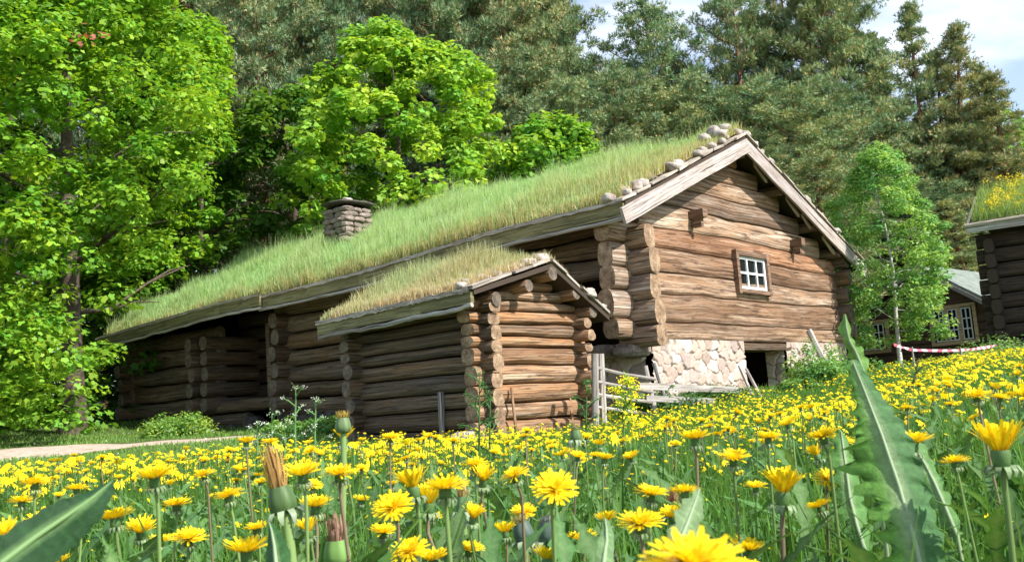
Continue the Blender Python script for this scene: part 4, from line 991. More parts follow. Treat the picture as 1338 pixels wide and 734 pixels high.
# poles leaning at the cellar door, on the shed and on the gable wall
stick('leaning_pole', at(988, 528, 17.4), at(966, 478, 18.9), .035, 'grey pole leaning at the cellar opening, left one of the pair', 'pole', group='poles leaning at the cellar opening')
stick('leaning_pole', at(999, 527, 17.5), at(975, 482, 19.0), .035, 'grey pole leaning at the cellar opening, right one of the pair', 'pole', group='poles leaning at the cellar opening')
stick('leaning_post', at(1082, 482, 20.1), at(1057, 432, 20.6), .075, 'thick pale post leaning on the footing under the right end of the gable', 'post')
stick('leaning_stick', at(676, 578, 14.6), at(668, 506, 14.75), .025, 'thin brown stick leaning on the shed front near its left corner', 'stick', 'shed_log')
stick('leaning_stick', at(751, 568, 15.9), at(743, 506, 16.05), .022, 'thin brown stick leaning on the shed front near its right corner', 'stick', 'shed_log')
stick('wooden_stake', at(578, 575, 14.9), at(576, 512, 14.9), .045, 'upright pale-topped stake beside the shaded side wall of the shed', 'stake', taper=1.0)
m2 = MB(); p = at(607, 576, 13.6); rock(m2, p, .2, .16, .12, 501); tag(m2.build('fieldstone', M['stone'], None, True, p), 'pinkish stone half sunk in the flowers at the shed corner', 'stone')

# ================================================================== the meadow
def in_view(X, Y, m=.06):
    return np.abs(X) < (.515+m)*Y+.35
def far_limit(u): return np.interp(u, [-.6, -.35, -.25, -.12, -.02, .08, .14, .22, .30, .36, .5, .6], [10, 10.5, 11.5, 13.2, 13.9, 14.2, 15.4, 16.2, 18.5, 24, 25, 25])
def on_path(X, Y): a = np.array(PATH_C); return (np.abs(Y-np.interp(X, a[:, 0], a[:, 1])) < np.interp(X, a[:, 0], PATH_W)/2*.92*(1+.25*np.sin(X*2.3))) & (X < -4.8) & (Y > 12)
def shed_free(X, Y):
    hx, hy = (X/S-HO[0])*E1[0]+(Y/S-HO[1])*E1[1], (X/S-HO[0])*E2[0]+(Y/S-HO[1])*E2[1]
    return ~(((hx > -3.5) & (hx < -1.4) & (hy > .05) & (hy < 2.3)) | ((hx > -.05) & (hx < 7) & (hy > -.05) & (hy < 14.4)))
def sample(n, y0, y1, p, m=.06):
    """points in the viewed wedge, density falling with distance as Y**-p"""
    a = 2-p; Y = (y0**a+rg.random(n)*(y1**a-y0**a))**(1/a); X = rg.uniform(-1, 1, n)*((.515+m)*Y+.35); return X, Y
def nzv(X, Y, f, o): return np.array([mn.noise((a*f, b*f, o)) for a, b in zip(X, Y)])
# tall meadow grass (near), then lawn
X, Y = sample(150000, .55, 26, 1.35); k = (Y < far_limit(X/Y)+.8) & shed_free(X, Y); X, Y = X[k], Y[k]; n = len(X)
P = np.stack([X, Y, tz(X, Y)-.01], 1); nn = nzv(X, Y, 1.1, 3.0)
h = rg.uniform(.09, .235, n)*(1+.35*nn)*np.interp(Y, [.5, 1.2, 5, 20], [.72, .9, .85, .95]); wd = .0042*(1+Y*.16)*rg.uniform(.6, 1.5, n)
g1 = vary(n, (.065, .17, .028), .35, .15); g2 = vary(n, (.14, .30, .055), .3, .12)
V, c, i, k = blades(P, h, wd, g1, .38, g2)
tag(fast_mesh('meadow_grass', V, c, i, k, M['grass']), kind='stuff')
X, Y = sample(150000, 8.5, 44, 1.25, .04); L = far_limit(X/Y); k = (Y > L-.5) & shed_free(X, Y) & ~on_path(X, Y) & ~((X/Y > .1) & (Y > 32)); X, Y = X[k], Y[k]; n = len(X)
P = np.stack([X, Y, tz(X, Y)-.01], 1); nn = nzv(X, Y, .7, 8.0)
V, c, i, k = blades(P, rg.uniform(.035, .11, n)*(1+.5*nn)*np.where(X/Y > .1, 1.7, 1), .009*(1+Y*.05)*rg.uniform(.6, 1.4, n), vary(n, (.14, .27, .05), .3, .15), .5, vary(n, (.25, .42, .10), .3, .14))
tag(fast_mesh('lawn_grass', V, c, i, k, M['grass']), kind='stuff')
# tall single grass stems and long narrow blades near the lens
X, Y = sample(1500, .9, 7, .8); n = len(X); P = np.stack([X, Y, tz(X, Y)], 1)
V, c, i, k = blades(P, rg.uniform(.20, .33, n), .0055*(1+Y*.1)*rg.uniform(.6, 1.3, n), vary(n, (.05, .14, .03), .3, .1), .35, vary(n, (.12, .26, .05), .3, .1))
tag(fast_mesh('tall_grass', V, c, i, k, M['grass']), kind='stuff')

# dandelion leaves: lobed blades in rosettes
def lobed_leaf(L, Wd, lobes, seed, arch=.5, mid=True):
    """points of a toothed leaf along +X, arching up then over; returns verts (left edge, rib, right edge rows)"""
    r_ = random.Random(seed); m = lobes*3+1; rows = []
    for i in range(m+1):
        t = i/m; env = math.sin(math.pi*min(1, t**.8*.97+.03))**.8*(.25+.95*t if t < .75 else 1)
        tooth = (1.0, .34, .70)[i % 3] if i < m-1 else .5
        w1 = Wd*env*tooth*r_.uniform(.85, 1.15)+.0008; w2 = Wd*env*tooth*r_.uniform(.85, 1.15)+.0008
        back = L*.035*(1 if i % 3 == 0 else 0)
        x = L*t; z = L*arch*(t-.75*t*t)
        if t >= 1: w1 = w2 = .0005
        rows.append(((x-back, w1, z+w1*.25), (x, 0, z-.0), (x-back, -w2, z+w2*.25)))
    return rows
def leaf_arrays(rows):
    V = np.array([p for r in rows for p in r]); idx = []; m = len(rows)
    for i in range(m-1):
        a = i*3; idx += [a, a+3, a+4, a+1, a+1, a+4, a+5, a+2]
    return V, np.full((m-1)*2, 4), np.array(idx)
LV = [leaf_arrays(lobed_leaf(1, .12, 7, s_, .55)) for s_ in range(5)]+[leaf_arrays(lobed_leaf(1, .09, 6, s_, .9)) for s_ in range(5, 8)]
def scatter_leaves(nm, X, Y, Lr, col, elev=(.1, .9), zoff=0):
    Vs, cs, ids, ks = [], [], [], []; b = 0; Z = tz(X, Y)
    for x, y, z in zip(X, Y, Z):
        for q in range(rnd.choice((3, 4, 5))):
            v, c, i = LV[rnd.randrange(8)]; L = rnd.uniform(*Lr); a = rnd.uniform(0, 6.28); e = rnd.uniform(*elev); ro = rnd.uniform(-.5, .5)
            vv = v*L; y1_ = vv[:, 1]*math.cos(ro)-vv[:, 2]*math.sin(ro)*.3; z1_ = vv[:, 2]+vv[:, 1]*math.sin(ro)
            x2 = vv[:, 0]*math.cos(e)-z1_*math.sin(e); z2 = vv[:, 0]*math.sin(e)+z1_*math.cos(e)
            p = np.stack([x+x2*math.cos(a)-y1_*math.sin(a), y+x2*math.sin(a)+y1_*math.cos(a), z+zoff+z2], 1)
            k = rnd.uniform(.7, 1.3); cc = np.tile(np.array(col)*[k*rnd.uniform(.8, 1.25), k, k*rnd.uniform(.8, 1.2)], (len(v), 1)); cc[1::3] = cc[1::3]*.6+np.array([.16, .22, .10])*.6
            Vs.append(p); cs.append(c); ids.append(i+b); ks.append(cc); b += len(v)
    return fast_mesh(nm, np.concatenate(Vs), np.concatenate(cs), np.concatenate(ids), np.concatenate(ks), M['big_leaf'], smooth=False)
X, Y = sample(1900, .95, 8, 1.1); k = (Y < far_limit(X/Y)); tag(scatter_leaves('dandelion_leaves', X[k], Y[k], (.12, .27), (.075, .19, .045), (.15, .95)), kind='stuff')
# leafy ground cover: nettles and docks at the foot of the walls
def leafy(nm, pts, per, size, col, hgt, rad, label=None, cat=None, group=None, stuff=False):
    P = np.repeat(np.array(pts), per, 0); n = len(P); a = rg.uniform(0, 6.28, n); r = rad*rg.random(n)**.5; P[:, 0] += np.cos(a)*r; P[:, 1] += np.sin(a)*r
    P[:, 2] += hgt*rg.random(n)**.7*np.maximum(.1, 1-(r/rad)**2*.7)
    V, c, i, k = leaves(P, rg.normal(0, .5, (n, 3))+[0, 0, .8], size*rg.uniform(.6, 1.3, n), vary(n, col, .3, .12), .6); o_ = np.array(pts[0])
    return tag(fast_mesh(nm, V-o_, c, i, k, M['leaf'], None, o_), label, cat, group, 'stuff' if stuff else None)
def bush(px, py, Yb, rad, hgt, label, col=(.17, .33, .07), nm='green_bush', group=None, n=26, size=.045):
    c0 = at(px, py, Yb); z = float(tz(c0[0], Yb)); root = empty(nm, (c0[0], Yb, z), label, 'bush', group); mb = MB(); cl = []
    for i in range(n):
        a, r = rnd.random()*6.28, rad*rnd.random()**.5; hh = hgt*(1-(r/rad)**2*.6)*rnd.uniform(.35, 1); tip = np.array([c0[0]+math.cos(a)*r, Yb+math.sin(a)*r, z+hh])
        b = np.array([c0[0]+math.cos(a)*r*.4, Yb+math.sin(a)*r*.4, z-.03]); tube(mb, [b, lerp(b, tip, .6)+E3*.05, tip], [.012, .009, .004], 4, cap=False)
        for q in (.45, .7, 1): cl.append((*lerp(b, tip, q), rad*.30*rnd.uniform(.7, 1.2)))
    mb.build('stems', M['stalk'], root); V, c, i, k = crown_leaves(cl, 60, size, col, star=False, flat=.8, droop=.1)
    fast_mesh('leaves', V-np.array([c0[0], Yb, z]), c, i, k, M['leaf'], root); return root
bush(1076, 515, 19.2, .68, .9, 'biggest light green bush, right of the cellar opening under the gable', (.21, .40, .10), n=40)
bush(1046, 528, 18.6, .4, .35, 'lower green bush just right of the two poles at the cellar opening', (.18, .34, .08))
bush(925, 545, 17.4, .7, .30, 'dark green nettle clump in front of the stone footing, below the fence rails', (.09, .20, .05), 'nettle_clump')
bush(955, 545, 17.8, .6, .26, 'dark green nettle clump at the foot of the two leaning poles', (.09, .20, .05), 'nettle_clump')
bush(860, 550, 16.8, .7, .40, 'dark green weeds in the shade right of the fence posts', (.08, .19, .05), 'nettle_clump')
bush(1150, 485, 20.5, .6, .35, 'leafy weeds around the foot of the birch', (.15, .30, .07))
bush(1235, 488, 22, 1.0, .14, 'low weeds under the barrier tape', (.15, .28, .06))
bush(1320, 470, 22.5, 1.2, .55, 'pale leafy weeds at the foot of the deep brown log building', (.22, .38, .11))
bush(1095, 500, 20, .7, .5, 'green weeds at the right corner of the gable footing', (.14, .30, .07))
bush(235, 575, 22.5, .8, .6, 'bright bush with yellowish shoots in front of the far end of the farmhouse', (.28, .45, .09), n=34)
bush(425, 560, 19, .5, .28, 'light green weeds at the shaded wall left of the shed', (.22, .40, .09))
bush(375, 560, 19.5, .45, .32, 'light green weeds below the porch of the farmhouse', (.20, .38, .08))
bush(455, 565, 18, .4, .25, 'light green weeds at the back left corner of the shed', (.22, .40, .09))
bush(30, 560, 28, 1.0, .5, 'weedy tuft at the lawn edge under the maple', (.15, .30, .06))

# yellow blossoms further off, too many to count
def far_flowers(nm, X, Y, hz, rad, col=(.90, .72, .02)):
    n = len(X); Z = tz(X, Y)+hz; m = 9; an = np.arange(m)*2*np.pi/m; V = np.zeros((n, 1+2*m, 3)); tl = rg.normal(0, .35, (n, 2)); tl[:, 1] += .25; s = rad*rg.uniform(.6, 1.25, n)
    ph = rg.uniform(0, 6, n)[:, None]; r2 = rg.uniform(.8, 1.12, (n, m)); cup = rg.choice([.25, .5, .9], n)[:, None]
    for q, (rr, hh) in enumerate(((.62, .30), (1.0, .0))):
        x = np.cos(an+ph+q*.35)*rr*r2*s[:, None]; y = np.sin(an+ph+q*.35)*rr*r2*s[:, None]
        z = s[:, None]*(hh*.5+rr*cup*.75+(.25 if q == 0 else 0))+x*tl[:, :1]+y*tl[:, 1:]
        V[:, 1+q*m:1+(q+1)*m] = np.stack([X[:, None]+x, Y[:, None]+y, Z[:, None]+z], -1)
    V[:, 0] = np.stack([X, Y, Z+s*.6], -1); f = []; cn_ = []
    for j in range(m): f += [0, 1+j, 1+(j+1) % m]; cn_.append(3)
    for j in range(m): f += [1+j, 1+m+j, 1+(j+1) % m]; cn_.append(3)
    fi = (np.arange(n)[:, None]*(1+2*m)+np.array(f)[None]).ravel(); base = vary(n, col, .2, .08)
    cc = np.repeat(base[:, None], 1+2*m, 1); cc[:, 0] *= [.95, .80, .6]
    # a green cup under each blossom
    gc = np.stack([X, Y, Z], -1); V2 = np.stack([gc+[-.002, 0, -.16], gc+[.002, 0, -.16], gc+[.0012, 0, 0], gc+[-.0012, 0, 0]], 1); V2 = gc[:, None]+(V2-gc[:, None])*np.array([1, 1, 1])*(1+Y[:, None, None]*.12*np.array([1, 0, 0]))
    return join([(V.reshape(-1, 3), np.tile(cn_, n), fi, cc.reshape(-1, 3)), (V2.reshape(-1, 3), np.full(n, 4), np.arange(4*n), np.tile([[.09, .2, .04]], (4*n, 1)))])
X, Y = sample(27000, 3.6, 25, .72, .03); nn = nzv(X, Y, .8, 1.0)+.5*nzv(X, Y, 2.4, 6.)
k = (Y < far_limit(X/Y)) & (rg.random(len(X)) < np.clip(.46+nn*2.3+np.interp(Y, [4, 8, 12], [-.22, .05, .25])-np.where(X/Y > .1, .16, 0), .04, 1)) & shed_free(X, Y); X, Y = X[k], Y[k]
V, c, i, k = far_flowers('x', X, Y, rg.uniform(.12, .28, len(X)), .0215)
tag(fast_mesh('distant_dandelions', V, c, i, k, M['petal'], smooth=False), kind='stuff')
X, Y = sample(5200, 2.2, 14, .6, .03); k = (Y < far_limit(X/Y)); X, Y = X[k], Y[k]
V, c, i, k = far_flowers('x', X, Y, rg.uniform(.08, .20, len(X)), .009, (.85, .68, .02))
tag(fast_mesh('small_buttercups', V, c, i, k, M['petal'], smooth=False), kind='stuff')
X, Y = sample(900, 14, 30, .5, .0); k = (X/Y < -.1) & ~on_path(X, Y) & shed_free(X, Y); X, Y = X[k], Y[k]
V, c, i, k = far_flowers('x', X, Y, rg.uniform(.04, .10, len(X)), .014, (.8, .8, .7)); tag(fast_mesh('small_white_lawn_flowers', V, c, i, k, M['petal']), kind='stuff')

# ---- single dandelions
def head_mesh(openness, seed):
    """ray florets in four whorls round +Z; radius about 1 when open. openness 1 flat .. 0 brush-like"""
    r_ = random.Random(seed); V = []; F = []; K = []
    for ring, (cnt, L, e0) in enumerate(((34, 1.0, 6), (30, .88, 20), (24, .68, 38), (20, .46, 58), (12, .28, 76))):
        for j in range(cnt):
            a = 2*math.pi*(j+r_.uniform(-.3, .3)+ring*.4)/cnt; el = math.radians(lerp(min(86, 62+ring*7), e0, openness)+r_.uniform(-7, 7)); LL = L*r_.uniform(.88, 1.08)*(1 if openness > .4 else 1.15)
            w_ = .055*(1 if ring < 3 else .8); b = len(V); ca, sa = math.cos(a), math.sin(a); r0 = .10*(1-ring*.15)
            curl = r_.uniform(-.12, .18)
            for s_, wk in ((0, .5), (.45, 1.0), (.8, 1.15), (1.0, .8)):
                e2 = el-curl*s_*s_; rr = r0+LL*s_*math.cos(e2); zz_ = LL*s_*math.sin(e2)+.02
                for sg in (-1, 1): V.append((rr*ca-sg*w_*wk*sa, rr*sa+sg*w_*wk*ca, zz_+(.008 if sg > 0 else -.008)))
                k = r_.uniform(.92, 1.08); c = np.array((.90, .70, .02))*k if s_ > .3 else np.array((.84, .50, .01))*k
                K += [tuple(c)]*2
            for q in range(3): F.append((b+q*2, b+q*2+1, b+q*2+3, b+q*2+2))
    return V, F, K
def cup_mesh(openness, seed, grow=1.0):
    r_ = random.Random(seed); mb = MB(); prof = [(.10, -.42), (.24, -.36), (.27, -.2), (.25 if openness > .5 else .30, 0), (.30 if openness > .5 else .26, .14)]
    n = 12; V = [(r*math.cos(2*math.pi*k/n), r*math.sin(2*math.pi*k/n), z) for r, z in prof for k in range(n)]
    mb.add(V, [(i*n+k, i*n+(k+1) % n, (i+1)*n+(k+1) % n, (i+1)*n+k) for i in range(len(prof)-1) for k in range(n)]+[tuple(range(n))[::-1]], None, 0, (.10, .19, .06))
    for k in range(13):     # bracts curling down
        a = 2*math.pi*k/13+r_.uniform(-.1, .1); ca, sa = math.cos(a), math.sin(a); w_ = .065*grow; P = []
        for s_, (rr, z) in enumerate(((.22, -.36), (.36*grow, -.34), (.46*grow, -.44-.1*r_.random()), (.42*grow, -.62-.1*r_.random()))):
            for sg in (-1, 1): P.append((rr*ca-sg*w_*(1, 1.1, .9, .3)[s_]*sa, rr*sa+sg*w_*(1, 1.1, .9, .3)[s_]*ca, z))
        mb.add(P, [(0, 1, 3, 2), (2, 3, 5, 4), (4, 5, 7, 6)], None, 0, tuple(np.array((.20, .28, .14))*r_.uniform(.7, 1.3)))
    return mb
HM = []; CM = []
for q, op in enumerate((1.0, .92, .80, .62, .40, .12)):
    V, F, K = head_mesh(op, q+3); mb = MB(); mb.v = V; mb.f = F; mb.c = K; mb.uv = [(0, 0)]*sum(len(f) for f in F); mb.mi = [0]*len(F)
    o1 = mb.build('h', M['petal']); HM.append(o1.data); bpy.data.objects.remove(o1)
    o1 = cup_mesh(op, q+30, 1.0 if op > .2 else 1.3).build('c', M['stalk'], None, True); CM.append(o1.data); bpy.data.objects.remove(o1)
def dandelion(head, rad, v, tilt, label, group=None, stemr=None, foot=None):
    """head: world centre of the blossom base"""
    head = np.array(head); fx, fy = (foot if foot is not None else (head[0]+rnd.uniform(-.03, .03), head[1]+rnd.uniform(-.0, .04))); z0 = float(tz(fx, fy))
    t = empty('dandelion', (fx, fy, z0), label, 'dandelion', group); nrm = np.array([tilt[0], tilt[1], 1.]); nrm /= np.linalg.norm(nrm); e = head-nrm*rad*.42; b = np.array([fx, fy, z0-.01])
    mb = MB(); sr_ = stemr or rad*.10; m_ = lerp(b, e, .55)-nrm*0+np.array([rnd.uniform(-.008, .008), rnd.uniform(-.005, .005), 0]); m2_ = e-nrm*rad*.9
    k = rnd.uniform(.8, 1.2); tube(mb, [b, m_, m2_, e], [sr_*1.1, sr_, sr_*.95, sr_], 8, 0, (.20*k, .30*k, .09*k) if rnd.random() < .75 else (.26*k, .20*k, .12*k), cap=False); mb.build('stem', M['stalk'], t, True)
    h = bpy.data.objects.new('flower_head', HM[v]); C.objects.link(h); h.parent = t; h.location = Vector((head-np.array([fx, fy, z0])).tolist()); h.scale = (rad,)*3
    h.rotation_euler = (Vector(nrm.tolist()).to_track_quat('Z', 'Y').to_matrix() @ Matrix.Rotation(rnd.random()*6.28, 3, 'Z')).to_euler()
    c = bpy.data.objects.new('calyx', CM[v]); C.objects.link(c); c.parent = h
    return t
hero = [ # photo x, y of blossom centre, width px, openness index, tilt, label
 (510, 570, 26, 2, (.1, -.2), 'yellow dandelion standing clear in front of the shaded side wall of the shed'),
 (581, 632, 64, 1, (0, -.03), 'widest open dandelion seen edge-on, below the left corner of the shed'),
 (724, 632, 56, 0, (.15, -.9), 'dandelion turned to face the viewer, below the shed front'),
 (672, 618, 40, 1, (-.3, -.2), 'dandelion touching the viewer-facing one on its left, with dark bracts'),
 (513, 657, 50, 0, (-.1, -.8), 'viewer-facing dandelion lower left of the widest edge-on one'),
 (246, 699, 46, 1, (.1, -.25), 'open dandelion right above the bottom edge, right of the big dark leaf'),
 (322, 716, 50, 3, (0, -.1), 'cup-shaped dandelion at the bottom edge, left of the wilted bud stem'),
 (443, 615, 48, 1, (0, -.15), 'open dandelion just right of the big wilted bud'),
 (150, 674, 40, 3, (-.1, 0), 'cup-shaped dandelion just right of the tip of the big dark leaf'),
 (184, 692, 26, 4, (.1, -.3), 'small round half-closed dandelion between a cup-shaped and an open one at lower left'),
 (209, 704, 32, 2, (.1, -.1), 'small dandelion touching the left side of the open one at lower left'),
 (335, 688, 34, 2, (-.1, -.1), 'small dandelion directly above the cup-shaped one at the bottom edge'),
 (836, 678, 58, 1, (-.05, -.25), 'wide bushy dandelion left of the pale upright leaf'),
 (612, 715, 38, 2, (.1, -.2), 'lone dandelion at the bottom edge below the widest edge-on one'),
 (760, 702, 34, 3, (-.05, 0), 'cup-shaped dandelion at the bottom between a grey-green bud and the pale leaf'),
 (958, 596, 42, 2, (0, -.25), 'bright dandelion standing alone in front of the cellar opening'),
 (1075, 567, 44, 2, (-.2, -.05), 'dandelion high on a thick stem left of the giant toothed leaf'),
 (1100, 573, 34, 1, (.3, -.1), 'dandelion leaning on its neighbour beside the giant toothed leaf'),
 (1022, 640, 42, 5, (.12, 0), 'half-closed brush-like dandelion with curled bracts left of the giant leaf'),
 (1192, 575, 44, 3, (.1, -.05), 'cup-shaped dandelion just right of the giant toothed leaf'),
 (1306, 585, 52, 5, (0, 0), 'tall half-closed dandelion with thick curled bracts near the right edge'),
 (975, 714, 42, 3, (.25, -.1), 'cup-shaped dandelion at the bottom right of the blurred blossom'),
 (352, 576, 24, 2, (0, -.1), 'small dandelion against the pale lawn, right one of the two above the wilted bud'),
 (322, 576, 22, 3, (0, 0), 'small dandelion against the pale lawn, left one of the two above the wilted bud'),
 (449, 572, 22, 5, (.05, 0), 'half-closed dandelion on a tall stem in front of the back corner of the shed'),
 (535, 715, 50, 0, (-.1, -.5), 'ragged open dandelion at the bottom edge, upper left of the thick-petalled one'),
 (566, 728, 42, 3, (.0, 0), 'thick-petalled cup dandelion cut by the bottom edge, left of the lone one'),
 (850, 642, 44, 2, (.15, -.15), 'flat dandelion right above the wide bushy one'),
 (540, 634, 34, 5, (-.15, 0), 'half-closed dandelion tucked against the left side of the widest edge-on one'),
 (560, 655, 32, 5, (.1, 0), 'half-closed dandelion hanging right below the widest edge-on one'),
 (1298, 680, 40, 1, (0, -.1), 'flat open dandelion low at the right edge below the tall half-closed one'),
 (987, 634, 30, 2, (0, -.1), 'small dandelion touching the left side of the brush-like one'),
 (684, 667, 34, 2, (0, -.4), 'small bright dandelion between two bracted stems below the shed front'),
 (412, 658, 38, 3, (0, -.1), 'cup-shaped dandelion right of the wilted bud and its curled bracts'),
 (500, 692, 36, 2, (.1, -.2), 'dandelion with a brown withered one before it, left of the centre bottom'),
 (230, 656, 38, 1, (0, -.05), 'flat edge-on dandelion above the lower left open one'),
 (28, 652, 34, 1, (0, 0), 'flat dandelion above the big dark leaf at the left edge'),
 (45, 628, 40, 1, (0, 0), 'wide flat dandelion at the far left, highest of those over the dark leaf'),
 (100, 636, 30, 1, (0, 0), 'small flat dandelion over the middle of the big dark leaf'),
 (620, 604, 36, 1, (0, -.1), 'flat dandelion right above and right of the widest edge-on one'),
 (1115, 690, 28, 3, (-.2, -.3), 'small dandelion just left of the lower part of the giant leaf'),
 (592, 575, 18, 2, (0, 0), 'small dandelion in front of the stone at the shed corner'),
]
for (px, py, wpx, v, tilt, lab) in hero:
    Yd = F_PX*.040/wpx*rnd.uniform(.97, 1.03); rad = wpx/2/F_PX*Yd/(1.0 if v < 3 else (.82 if v == 3 else .62)); p = at(px, py, Yd)-np.array([0, 0, rad*.2])
    dandelion(p, rad, v, tilt, lab)
p = at(905, 736, .43); dandelion(p, .0205, 0, (0, -.35), 'very near blurred yellow blossom cut by the bottom edge')
# the many other dandelions of the foreground
cnt = 0; used = [(h[0], h[1], h[2]) for h in hero]
while cnt < 248:
    Yd = (1.0+rnd.random()**1.15*4.6); u = rnd.uniform(-.54, .54); Xd = u*Yd; z = float(tz(Xd, Yd))+rnd.uniform(.17, .30)
    if mn.noise((Xd*1.2, Yd*1.2, 5.5)) < -.18 and rnd.random() < .7: continue
    px, py = px_of((Xd, Yd, z))
    wpx = F_PX*.038/Yd
    if py > 760 or any(abs(px-a) < (wpx+c_)*.45 and abs(py-b) < (wpx+c_)*.33 for a, b, c_ in used): continue
    if 1090 < px < 1190 and Yd < 1.4: continue
    if Yd < 1.7: used.append((px, py, wpx))
    dandelion((Xd, Yd, z), .019*rnd.uniform(.8, 1.2), rnd.choice((0, 1, 1, 2, 2, 3, 3, 4, 5)), (rnd.gauss(0, .2), rnd.gauss(-.12, .2)), 'yellow dandelion, one of the crowd filling the near meadow between the taller marked ones', 'dandelions crowding the near meadow'); cnt += 1

# ---- big single leaves, wilted buds and tall weeds of the foreground
def ribbed_leaf(nm, rib, lw, rw, label, cat, col, seed, teeth=26, tooth=.35, Yfold=(.25, .55), ribcol=(.30, .40, .22), ltooth=.8, rcol=None):
    """rib: list of (px,py,Y); lw/rw: widths in photo px left and right along it; a veined leaf with a toothed rim"""
    r_ = random.Random(seed); n = teeth*4; R_ = [at(*p) for p in rib]; m = len(rib)-1; rows = []; cols = []; c = np.array(col)
    def rib_at(t):
        f = t*m; k = min(int(f), m-1); a = f-k; p0, p1, p2, p3 = R_[max(k-1, 0)], R_[k], R_[k+1], R_[min(k+2, m)]
        return .5*((2*p1)+(-p0+p2)*a+(2*p0-5*p1+4*p2-p3)*a*a+(-p0+3*p1-3*p2+p3)*a**3)
    for i in range(n+1):
        t = i/n; p = rib_at(t); d = rib_at(min(1, t+.01))-rib_at(max(0, t-.01)); d /= np.linalg.norm(d)+1e-9; side = np.cross(d, CF); side /= np.linalg.norm(side)
        sc_ = p[1]/F_PX; row = []
        for sgn, wl, fold in ((-1, lw, Yfold[0]), (1, rw, Yfold[1])):
            ww = float(np.interp(t, np.linspace(0, 1, len(wl)), wl))*sc_; ph = (i % 7); jag = (1-(tooth if sgn > 0 else tooth*ltooth)*(0, .10, .35, .75, 1.0, .8, .45)[(i+int(2*math.sin(i*.13+seed))) % 7])*r_.uniform(.95, 1.05)
            big = 1-(tooth if sgn > 0 else tooth*ltooth)*.6*(.5+.5*math.sin(t*teeth*.55+sgn+seed))
            for q in ((1, .66, .33) if sgn < 0 else (.33, .66, 1)):
                e = ww*q*(jag*big if q == 1 else (big if q > .5 else 1)); rip = .05*ww*math.sin(i*.9+q*2)*q
                row.append(p+side*(sgn*e)+CF*(fold*e+rip*1.2+ww*.10*math.sin(t*17+sgn*2+seed)*q*q)+E3*(-.15*e*q)-d*(0 if q < 1 else ww*.16*(i % 7)/7))
                v = .95+.22*((i % 7) == 0 and q < .9)+r_.uniform(-.04, .04); cols.append(tuple((c if sgn < 0 or rcol is None else np.array(rcol))*v))
            if sgn < 0: row.append(p-CF*.0009); cols.append(ribcol)
        rows.append(row)
    # order: 3 left, rib, 3 right
    V = [v for r in rows for v in r]; w_ = 7; fs = [(i*w_+j, i*w_+j+1, (i+1)*w_+j+1, (i+1)*w_+j) for i in range(n) for j in range(w_-1)]
    o0 = np.array([R_[0][0], R_[0][1], float(tz(R_[0][0], R_[0][1]))]); root = empty(nm, o0, label, cat)
    mb = MB(); mb.add(V, fs, None, 0, cols); mb.build('leaf_blade', M['big_leaf'], root, True)
    mb = MB(); tube(mb, [o0-E3*.01, lerp(o0, R_[0], .6)+np.array([.004, 0, 0])]+[rib_at(t)-CF*.0016 for t in (0, .2, .4, .6, .8, .97)], [.0032, .003, .0028, .0024, .002, .0016, .001, .0005], 6, 0, ribcol, cap=False); mb.build('midrib', M['stalk'], root, True)
    return root
ribbed_leaf('toothed_leaf', [(1216, 800, 1.02), (1190, 690, 1.04), (1163, 600, 1.08), (1135, 525, 1.11), (1113, 470, 1.14)], [18, 34, 44, 48, 46, 40, 30, 16, 9], [24, 56, 66, 58, 58, 48, 34, 18, 8],
            'giant dark green toothed leaf standing upright at the right, taller than all the blossoms', 'leaf', (.075, .19, .06), 4, 22, .68, (.15, .7), ltooth=.25, rcol=(.17, .36, .07))  # left half coloured dark as in shade, right half lightened as lit
ribbed_leaf('curled_leaf', [(1128, 490, 1.16), (1118, 462, 1.15), (1107, 440, 1.14), (1104, 410, 1.14)], [10, 20, 16, 10, 9, 1], [8, 14, 12, 6, 10, 1],
            'light green curled leaf tip rising above the giant toothed leaf', 'leaf', (.20, .38, .10), 6, 9, .35, (.5, .3))
ribbed_leaf('shade_dark_leaf', [(-50, 780, .60), (10, 728, .62), (70, 685, .65), (115, 655, .67), (148, 627, .70)], [30, 36, 38, 36, 33, 26, 14, 1], [30, 34, 36, 34, 30, 22, 11, 1],
            'big green leaf darkened as if shaded, slanting up from the bottom left corner', 'leaf', (.022, .07, .022), 9, 14, .10, (.5, .2), (.16, .28, .10))  # colour darkened to pass for a face turned from the sun
ribbed_leaf('pale_leaf', [(872, 760, .86), (885, 715, .88), (902, 672, .91), (914, 637, .94)], [6, 20, 26, 27, 24, 16, 1], [6, 16, 22, 20, 22, 10, 1],
            'pale grey-green upright leaf at the bottom, behind the near blurred blossom', 'leaf', (.20, .30, .14), 12, 12, .30, (.3, .5))
ribbed_leaf('pale_leaf', [(785, 770, .95), (789, 730, .97), (793, 700, 1.0), (790, 676, 1.02)], [5, 14, 16, 12, 8, 1], [5, 12, 12, 12, 6, 1],
            'small pale pointed leaf at the bottom, right of the cup-shaped dandelion', 'leaf', (.18, .30, .13), 13, 10, .15, (.3, .5))
ribbed_leaf('green_leaf', [(365, 800, .9), (362, 745, .92), (358, 705, .95), (352, 680, .97)], [10, 18, 20, 16, 8, 1], [10, 20, 22, 18, 8, 1],
            'dark strap-like leaf below the big wilted bud', 'leaf', (.05, .14, .04), 15, 12, .12, (.3, .5))
ribbed_leaf('jagged_leaf', [(1130, 720, 1.25), (1112, 660, 1.28), (1105, 610, 1.3), (1098, 560, 1.33)], [12, 26, 28, 26, 20, 1], [12, 24, 24, 26, 16, 1],
            'mid green jagged leaf just left of the giant toothed leaf', 'leaf', (.12, .27, .07), 17, 12, .5, (.6, .4))
